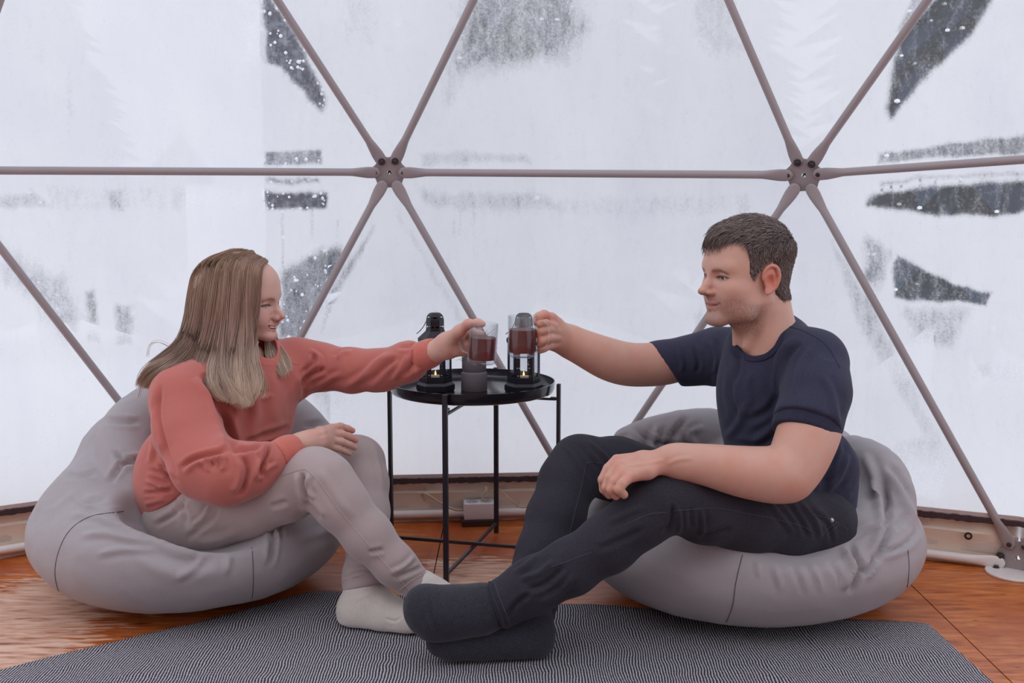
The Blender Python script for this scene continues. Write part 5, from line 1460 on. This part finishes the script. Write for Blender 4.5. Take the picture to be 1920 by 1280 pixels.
# far-side lock below the chin
fg = np.array([spline(q, 4) for q in ([(500, 600, 2.90), (504, 640, 2.89), (508, 660, 2.86), (515, 680, 2.83), (528, 706, 2.81)], [(512, 610, 2.91), (520, 640, 2.90), (528, 655, 2.87), (538, 672, 2.85), (543, 690, 2.84)], [(497, 600, 2.89), (498, 640, 2.88), (500, 662, 2.85), (505, 685, 2.83), (512, 700, 2.81)])])
nf = 500; uu = rng.random(nf) * 2; i0 = np.clip(uu.astype(int), 0, 1); f_ = (uu - i0)[:, None, None]; Z = fg[i0] * (1 - f_) + fg[i0 + 1] * f_
tz = np.linspace(0, 1, Z.shape[1])[None, :]; Z[..., 0] += rng.normal(0, 1, (nf, 1)) * (1 + 3 * tz); Z[..., 1] += rng.normal(0, 3, (nf, 1)) * tz
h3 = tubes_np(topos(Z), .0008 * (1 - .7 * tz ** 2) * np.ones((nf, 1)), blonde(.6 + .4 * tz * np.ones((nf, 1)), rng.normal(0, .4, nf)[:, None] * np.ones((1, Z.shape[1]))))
# stray wisps
wg = [[(330, 655, 2.79), (300, 640, 2.79), (282, 645, 2.78), (277, 665, 2.77)], [(300, 690, 2.76), (280, 700, 2.76), (268, 720, 2.76), (262, 742, 2.76)], [(484, 640, 2.75), (478, 660, 2.745), (488, 690, 2.74), (480, 740, 2.73), (474, 760, 2.73)]]
zz = np.array([spline(q + q[-1:] * (5 - len(q)), 5) for q in wg]); zz = np.repeat(zz, 4, 0) + rng.normal(0, 1.6, (12, 1, 3)) * [1, 1, .002]
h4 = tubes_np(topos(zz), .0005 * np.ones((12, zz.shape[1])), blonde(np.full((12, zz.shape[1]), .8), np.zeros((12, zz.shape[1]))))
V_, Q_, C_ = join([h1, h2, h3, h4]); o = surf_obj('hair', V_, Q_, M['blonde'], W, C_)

# ================================================================== the man
MN = empty('person', (.62, 2.62, 0))
tag(MN, 'short-haired man in navy T-shirt and black jeans on the right bean bag, holding a mug', 'person')
mskin = srgb(208, 164, 147)
MO = P(1397, 522, 2.60); MS = 1.03; MA = frame_axes(math.radians(23), math.radians(0), math.radians(0), -1)
hs = head_sdf(False)
hs.chain([((-.040, 0, -.02), .056), ((-.052, 0, -.075), .055), ((-.068, 0, -.150), .066), ((-.075, 0, -.19), .080)], k=.03)
hs.cap((-.02, .060, -.045), (.005, .018, -.165), .010, .010, .012); hs.cap((-.02, -.060, -.045), (.005, -.018, -.165), .010, .010, .012)   # neck muscles
hs.ell((.012, 0, -.105), (.020, .018, .022), k=.03)
HV, HQ = hs.mesh(.0018, 1)
HAIR = [(.13, .079), (.092, .078), (.076, .080), (.060, .084), (.047, .083), (.041, .066), (.038, .038), (.036, .014), (.031, .006), (.018, .012), (.007, .034), (-.012, .044), (-.030, .034), (-.036, .0), (-.036, -.030), (-.06, -.048), (-.13, -.040), (-.14, .20), (.13, .20)]
hcol = paint_head(HV, mskin, srgb(176, 104, 98), False, srgb(52, 40, 42), HAIR, srgb(96, 72, 68))
def face_warp_m(L):
    L = L.copy(); x, y, z = L.T; f = np.clip((x - .02) / .045, 0, 1)
    low = np.minimum(z + .07, 0); L[:, 2] -= low * .25 * np.clip((x + .02) / .05, 0, 1); z = L[:, 2].copy()
    dz = .0065 * np.exp(-((z + .055) / .026) ** 2) * f - .006 * np.clip((z - .07) / .05, 0, 1)
    nt = np.exp(-(((x - .110) / .018) ** 2 + (y / .018) ** 2 + ((z + .027) / .016) ** 2)); L[:, 2] = z + dz; L[:, 0] = x - .003 * nt; return L
HV = face_warp_m(HV)
HVw = MO + MS * (HV @ MA)
fm = SDF()                                                     # far arm and the hand round the mug handle
fm.pchain([(1290, 672, 2.89, 30), (1245, 681, 2.88, 31), (1205, 684, 2.87, 30), (1170, 682, 2.85, 30), (1135, 671, 2.83, 29), (1100, 655, 2.81, 24), (1072, 642, 2.80, 19.5), (1055, 633, 2.79, 19)], .03, n=3)
fm.pchain([(1055, 633, 2.79, 18), (1044, 621, 2.765, 18), (1034, 606, 2.75, 15)], .02)
fm.pchain([(1055, 638, 2.79, 16), (1046, 640, 2.77, 15), (1036, 646, 2.755, 10)], .02)
fm.pchain([(1044, 606, 2.755, 12), (1034, 596, 2.74, 9.5), (1020, 590, 2.725, 8.5), (1010, 594, 2.715, 7.8), (1006, 604, 2.712, 7)], .008)
fm.pchain([(1038, 612, 2.73, 9), (1024, 606, 2.705, 7.5), (1011, 607, 2.688, 6.8)], .005)
fm.pchain([(1044, 622, 2.745, 10), (1028, 618, 2.71, 8.5), (1014, 621, 2.695, 8), (1011, 628, 2.70, 7)], .004)
fm.pchain([(1044, 634, 2.745, 10), (1030, 634, 2.71, 8.5), (1017, 639, 2.697, 8), (1012, 645, 2.702, 7)], .004)
fm.pchain([(1042, 645, 2.75, 9), (1030, 648, 2.72, 7.8), (1020, 653, 2.707, 7), (1013, 657, 2.71, 6.2)], .004)
FV, FQ = fm.mesh(.0024, 1)
nm = SDF()                                                     # near arm resting on the thigh
nm.pchain([(1528, 770, 2.50, 46), (1516, 812, 2.47, 47), (1497, 860, 2.445, 43), (1478, 893, 2.43, 36)], .03, n=3)
nm.pchain([(1480, 896, 2.43, 36), (1440, 890, 2.42, 40), (1385, 883, 2.405, 36), (1330, 872, 2.40, 28), (1285, 866, 2.395, 22.5), (1250, 862, 2.39, 20.5)], .03, n=3)
nm.pchain([(1492, 908, 2.435, 17), (1480, 914, 2.43, 16)], .02)
for a in ([(1250, 858, 2.40, 17), (1205, 860, 2.41, 14), (1158, 862, 2.425, 10.5)], [(1250, 862, 2.395, 17), (1208, 868, 2.395, 14), (1158, 874, 2.405, 10.5)],
          [(1248, 866, 2.388, 16), (1212, 876, 2.38, 14), (1167, 886, 2.388, 10.5)], [(1246, 868, 2.385, 15), (1215, 884, 2.368, 13), (1180, 895, 2.370, 10.5)]):
    nm.pchain(a, .012)
for a in ([(1156, 862, 2.425, 10.2), (1140, 878, 2.415, 9.4), (1130, 899, 2.41, 9.2), (1132, 917, 2.42, 8.5), (1142, 928, 2.43, 7.5)],
          [(1156, 875, 2.403, 10.4), (1142, 895, 2.39, 9.6), (1137, 913, 2.387, 9.3), (1144, 927, 2.395, 8.2)],
          [(1165, 887, 2.386, 10.4), (1151, 903, 2.370, 9.8), (1146, 917, 2.366, 9.4), (1155, 929, 2.375, 8.4)],
          [(1178, 896, 2.368, 10.4), (1166, 907, 2.352, 9.8), (1160, 917, 2.349, 9.4), (1170, 927, 2.358, 8.2)]):
    nm.pchain(a, .0025)
nm.pchain([(1195, 885, 2.43, 12), (1175, 905, 2.44, 10), (1158, 920, 2.43, 8.5)], .008)
NV, NQ = nm.mesh(.0023, 1)
NV = folds(NV, NQ, [([(1245, 862), (1215, 868), (1170, 874)], 3, .0012), ([(1230, 852), (1200, 856), (1165, 860)], 3, .0008), ([(1160, 866), (1172, 872)], 2, -.0010), ([(1175, 882), (1188, 884)], 2, -.0008), ([(1300, 858), (1270, 862), (1250, 872)], 4, .0012)])
core = SDF()
RM = [nrm([.62, .78, 0]), nrm([-.78, .62, 0]), [0, 0, 1]]
core.ell(P(1450, 735, 2.72), (.135, .08, .17), R=RM, k=0); core.ell(P(1480, 890, 2.70), (.12, .085, .16), R=RM, k=.05)
core.pchain([(1440, 640, 2.68, 45), (1450, 720, 2.72, 66)], .03); core.pchain([(1500, 680, 2.60, 32), (1528, 770, 2.50, 34)], .03)
core.pchain([(1380, 680, 2.84, 32), (1290, 674, 2.89, 26)], .03)
core.pchain([(1540, 975, 2.66, 56), (1400, 965, 2.54, 50), (1255, 938, 2.43, 36), (1205, 975, 2.43, 34), (980, 1110, 2.44, 26)], .03)
core.pchain([(1500, 960, 2.86, 50), (1250, 900, 2.82, 42), (1090, 872, 2.73, 34), (1040, 950, 2.67, 30), (992, 1160, 2.5, 22)], .03)
CV, CQ = core.mesh(.010, 1)
BV, BQ, BC = join([(HVw, HQ, hcol), (FV, FQ, skin_paint(FV, mskin, [(1012, 600, 14, .6), (1014, 640, 22, .45), (1035, 600, 14, .35)])),
                   (NV, NQ, skin_paint(NV, mskin, [(1150, 868, 10, .45), (1160, 885, 12, .45), (1178, 895, 12, .4), (1145, 915, 22, .3), (1485, 915, 24, .35)])), (CV, CQ, skin_paint(CV, mskin))])
surf_obj('body', BV, BQ, M['skin'], MN, BC)
for e in (-1, 1): eye_mesh(MO, MA, MS, e, (1, .02, -.05), MN, (.09, .055, .035))

# short brown hair: a scalp cap plus combed strands
N = normals(HV, HQ); x, y, z = HV.T
jx = .004 * fbm(HV * 55, 61, 2)
ins = in_poly(x + jx, z + jx, HAIR)
dd, _, _ = seg_dist(x, z, HAIR[:17])
keep = ins[HQ].all(1); qk = HQ[keep]; used = np.unique(qk); mp = -np.ones(len(HV), int); mp[used] = np.arange(len(used))
top = np.clip((z - .03) / .08, 0, 1)
th_ = np.minimum(dd * .6, .0035 + .0085 * top) * (x > -2)
capV = HV[used] + N[used] * th_[used][:, None]; capV = capV + N[used] * (.0012 * fbm(HV[used] * [70, 160, 70], 5, 2))[:, None]
base_c = np.array(srgb(74, 62, 62)[:3])
surf_obj('hair_mass', MO + MS * (capV @ MA), mp[qk], M['brown'], MN, np.tile(base_c, (len(used), 1)))
cand = used[(dd[used] > .0006) & (np.abs(y[used]) < .2)]
ns = 13000; r_i = rng.choice(cand, ns); R0 = HV[r_i] + N[r_i] * (th_[r_i] * .75)[:, None] + rng.normal(0, .0006, (ns, 3)); Nn = N[r_i]
tp_ = np.clip((R0[:, 2] - .045) / .06, 0, 1)[:, None]
comb = tp_ * np.array([.95, 0, -.12]) + (1 - tp_) * np.array([-.55, 0, -.85]); comb = comb + np.stack([np.zeros(ns), .35 * np.sign(R0[:, 1]) * (1 - tp_[:, 0]) * 0 + .25 * tp_[:, 0] * np.sin(R0[:, 0] * 60 + R0[:, 1] * 45), np.zeros(ns)], 1)
comb += rng.normal(0, .16, (ns, 3)); comb -= Nn * (comb * Nn).sum(1, keepdims=True); comb /= np.linalg.norm(comb, axis=1, keepdims=True)
Ls = (.011 + .019 * tp_[:, 0]) * rng.uniform(.6, 1.2, ns); Ls = np.where((R0[:, 0] < -.03) & (R0[:, 2] < .03), Ls * .75, Ls); front = np.clip((R0[:, 0] - .055) / .03, 0, 1) * (R0[:, 2] > .065); Ls = Ls * (1 + .15 * front)
tk = np.linspace(0, 1, 6)[None, :, None]; L3 = Ls[:, None, None]
pth = R0[:, None, :] + L3 * (tk * (.85 * comb[:, None, :] + (.50 + .14 * tp_[:, None, :]) * Nn[:, None, :]) - .42 * tk ** 2 * Nn[:, None, :]); pth[..., 2] -= (front[:, None] * L3[..., 0] * tk[..., 0] ** 2 * .42)
pth[..., 0] -= (front[:, None] * L3[..., 0] * tk[..., 0] ** 2 * .12)
shade = rng.normal(0, 1, ns); cA = np.array(srgb(82, 68, 68)[:3]); cB = np.array(srgb(172, 154, 147)[:3]); grey = np.array(srgb(150, 140, 136)[:3])
mixv = np.clip(.38 + .28 * shade, 0, 1)[:, None]; cc = cA * (1 - mixv) + cB * mixv; low = (R0[:, 2] < .04) & (rng.random(ns) < .25); cc[low] = grey * .8 + cc[low] * .2
h1 = tubes_np(MO + MS * (pth @ MA), (.00055 * (1 - .6 * tk[..., 0] ** 2)) * np.ones((ns, 1)), np.repeat(cc[:, None, :], 6, 1))
surf_obj('hair', h1[0], h1[1], M['brown'], MN, h1[2])

# T-shirt
ts = SDF()
ts.ell(P(1448, 728, 2.72), (.172, .118, .185), R=RM, k=0)
ts.ell(P(1474, 885, 2.71), (.150, .122, .190), R=RM, k=.08)
ts.pchain([(1430, 655, 2.70, 62), (1462, 640, 2.67, 50)], .03)
ts.pchain([(1470, 655, 2.63, 52), (1525, 680, 2.57, 58), (1530, 735, 2.515, 60), (1514, 792, 2.475, 58), (1508, 830, 2.46, 58)], .03)
ts.pchain([(1400, 665, 2.80, 56), (1345, 668, 2.87, 50), (1290, 676, 2.885, 41), (1240, 682, 2.88, 39), (1215, 684, 2.88, 38)], .03)
ts.pchain([(1555, 880, 2.68, 48), (1548, 960, 2.69, 50)], .06)
ts.half(P(1512, 803, 2.47), nrm(P(1500, 860, 2.45) - P(1522, 775, 2.49)), k=.003) if False else None
# sleeve openings: everything beyond the hems is cut away near each arm
def disc_cut(s, c, n, r, k=.003):
    c = np.array(c, np.float32); n = np.array(nrm(n), np.float32)
    def fn(p):
        q = p - c; h = q @ n; rad = np.sqrt(np.maximum((q * q).sum(1) - h * h, 0)); return np.maximum(np.maximum(-h, rad - r), h - .12)
    s._add(fn, c - .2, c + .2, k, True)
n1 = nrm(P(1504, 850, 2.452) - P(1528, 760, 2.505)); c1_ = P(1514, 797, 2.476)
cut_dir = nrm(n1 + .12 * (P(1560, 800, 2.47) - P(1460, 800, 2.47)) * 0)
disc_cut(ts, c1_, cut_dir, .088)
n2 = nrm(P(1200, 690, 2.88) - P(1270, 676, 2.88)); disc_cut(ts, P(1246, 681, 2.88), nrm(n2 + np.array([0, 0, -.55])), .09)
ts_ops = list(ts.ops)
ts.pchain([(1421, 608, 2.62, 47), (1418, 624, 2.60, 42), (1402, 628, 2.52, 44)], .006, sub=True)
ts.half(P(1500, 1000, 2.7), (0, 0, -1), k=.01)
TV, TQ = ts.mesh(.0045, 1); TV = wrinkle(TV, TQ, 11, .0022, 71, (.1, 0, 1), 2.5)
TV = folds(TV, TQ, [
    ([(1345, 700), (1342, 740), (1350, 780)], 6, .006), ([(1375, 690), (1370, 740), (1385, 790)], 6, -.006), ([(1405, 700), (1400, 730), (1410, 770)], 7, .004), ([(1300, 650), (1310, 680), (1305, 700)], 4, -.005), ([(1330, 640), (1345, 670), (1340, 700)], 5, .006),
    ([(1270, 655), (1280, 680), (1275, 700)], 4, .004), ([(1370, 640), (1385, 680), (1378, 720)], 5, -.006), ([(1500, 640), (1475, 665), (1465, 700), (1462, 740)], 6, -.010, .006), ([(1520, 650), (1500, 690), (1490, 740)], 6, .006),
    ([(1460, 740), (1440, 770), (1400, 790)], 7, -.006), ([(1465, 770), (1450, 800), (1410, 830)], 7, .006), ([(1450, 820), (1420, 835), (1370, 830)], 6, -.005), ([(1568, 820), (1560, 870), (1540, 920)], 6, -.008), ([(1590, 850), (1575, 890), (1545, 920)], 6, .007),
    ([(1590, 900), (1560, 930), (1530, 940)], 5, -.007), ([(1598, 925), (1570, 950), (1545, 955)], 5, .006), ([(1400, 750), (1380, 800), (1350, 825)], 7, .005), ([(1575, 760), (1585, 800), (1580, 850)], 6, -.005), ([(1540, 700), (1560, 740), (1570, 790)], 7, .004)])
surf_obj('tshirt', TV, TQ, M['navy'], MN); bt = bvh_of(TV, TQ)
cuff([(1520, 782, 2.489, 62.5), (1513, 800, 2.478, 62.5), (1508, 817, 2.470, 61.5)], 'sleeve_hem', M['navy_rib'], MN)
0 and cuff([(1260, 679, 2.88, 39.5), (1248, 681, 2.88, 39.5), (1238, 682.5, 2.88, 39)], 'sleeve_hem', M['navy_rib'], MN)
collar(ts_ops, [(1421, 608, 2.62, 47), (1418, 624, 2.60, 42), (1402, 628, 2.52, 44)], .014, .0025, 'collar', M['navy_rib'], MN)
#stitch(bt, 'sleeve_hem', [(1462, 775), (1490, 778), (1530, 786), (1568, 797)], .0008, M['navy_rib'], MN, .0003)
stitch(bt, 'shoulder_seam', [(1478, 612), (1510, 622), (1550, 648), (1575, 690)], .0008, M['navy_rib'], MN, .0004)

# jeans
je = SDF()
je.pchain([(1545, 975, 2.69, 64), (1535, 988, 2.62, 64), (1470, 980, 2.575, 66), (1400, 966, 2.53, 66), (1320, 952, 2.475, 60), (1262, 938, 2.43, 53), (1236, 938, 2.42, 52)], .03)
je.pchain([(1238, 938, 2.42, 51), (1200, 972, 2.42, 51), (1140, 1018, 2.425, 50), (1070, 1062, 2.43, 48), (1000, 1098, 2.435, 47), (930, 1137, 2.44, 44)], .03)
je.half(P(930, 1135, 2.44), P(930, 1135, 2.44) - P(985, 1112, 2.437), k=.003)
je.pchain([(1540, 975, 2.80, 62), (1450, 960, 2.87, 62), (1300, 915, 2.85, 58), (1160, 880, 2.78, 54), (1088, 872, 2.73, 52)], .04)
je.pchain([(1088, 872, 2.73, 51), (1062, 905, 2.70, 48), (1042, 970, 2.655, 50), (1020, 1040, 2.60, 48), (1000, 1100, 2.55, 47), (992, 1160, 2.51, 45)], .03)
je.half(P(990, 1178, 2.51), (.05, -.1, -1), k=.003)
JV, JQ = je.mesh(.0045, 1); JV = wrinkle(JV, JQ, 12, .0024, 81, (1, 0, -.2), 2)
JV = folds(JV, JQ, [
    ([(1272, 950), (1275, 985), (1268, 1005)], 4, .005), ([(1314, 950), (1318, 985), (1315, 1010)], 4, .005), ([(1262, 945), (1258, 980), (1245, 1000)], 5, -.007), ([(1295, 950), (1296, 990)], 5, -.004),
    ([(1370, 990), (1340, 1000), (1310, 1010)], 6, -.006), ([(1440, 940), (1470, 975), (1490, 1000)], 5, .005), ([(1470, 935), (1500, 975), (1515, 1010)], 5, -.006), ([(1500, 940), (1530, 980), (1540, 1010)], 5, .006), ([(1520, 950), (1552, 985), (1560, 1020)], 4, -.005),
    ([(1040, 1050), (1010, 1075), (975, 1085)], 6, .008), ([(1060, 1060), (1020, 1095), (985, 1105)], 6, -.009), ([(1010, 1040), (985, 1060), (965, 1075)], 5, .006), ([(1000, 1110), (970, 1130), (950, 1160)], 5, -.006), ([(1080, 1075), (1050, 1110), (1010, 1130)], 6, .006),
    ([(1100, 825), (1130, 850), (1150, 872)], 4, .005), ([(1080, 828), (1105, 855), (1122, 880)], 4, -.005), ([(1060, 835), (1085, 868), (1100, 900)], 4, .005), ([(1140, 980), (1180, 960), (1210, 950)], 6, .004), ([(1120, 1030), (1170, 1010), (1210, 990)], 6, -.004)])
surf_obj('jeans', JV, JQ, M['denim'], MN); bd = bvh_of(JV, JQ)
for ln_ in ([(1262, 958), (1300, 954), (1345, 953), (1400, 962), (1450, 972), (1500, 985), (1530, 1000)], [(1170, 985), (1215, 965), (1250, 960)], [(1035, 1062), (1070, 1050), (1110, 1035)],
            [(1099, 868), (1112, 866), (1140, 872)], [(1098, 870), (1092, 905), (1080, 950), (1068, 1000)], [(1543, 1002), (1556, 988), (1572, 978)], [(1549, 1005), (1562, 992), (1576, 983)], [(1520, 962), (1560, 975), (1590, 992)]):
    stitch(bd, 'stitching', ln_, .0008, M['denim_thread'], MN, .0003)
hp = hit(bd, 1559, 975, 0)
if hp is not None:
    nn = nrm(CAM - hp); MB().lathe(hp, [(.0052, -.001), (.0052, .001), (.0035, .0022), (0, .0024)], 16, nn).build('rivet', M['rivet'], MN)
stitch(bd, 'hem', [(918, 1092), (926, 1120), (938, 1150), (946, 1178)], .0030, M['denim'], MN, .001)
stitch(bd, 'hem_stitching', [(927, 1090), (936, 1118), (948, 1148), (956, 1172)], .0010, M['denim_thread'], MN, .0006)

# socks
sock('sock', [[(950, 1130, 2.445, 38), (900, 1142, 2.44, 42), (850, 1148, 2.435, 44), (815, 1148, 2.43, 42), (800, 1140, 2.43, 34)], [(815, 1160, 2.43, 34), (798, 1150, 2.43, 32)], [(800, 1132, 2.43, 28), (793, 1128, 2.43, 26)]], M['sock'], MN,
     [([(795, 1112), (802, 1150), (815, 1190)], 3, .0016), ([(803, 1112), (810, 1150), (822, 1188)], 3, -.0018), ([(812, 1112), (818, 1150), (832, 1188)], 3, .0014)], label='charcoal sock of the foot resting on top', amp=.0008)
sock('sock', [[(995, 1150, 2.505, 40), (1000, 1185, 2.49, 34), (1002, 1205, 2.48, 30)], [(1000, 1198, 2.48, 30), (960, 1200, 2.475, 33), (900, 1203, 2.465, 33), (850, 1205, 2.455, 29), (822, 1203, 2.45, 24)], [(980, 1170, 2.49, 36), (930, 1190, 2.47, 30)]], M['sock'], MN, [([(880, 1180), (920, 1185), (960, 1180)], 4, -.001)], flat=.0092, label='charcoal sock of the foot planted on the rug', amp=.0008)
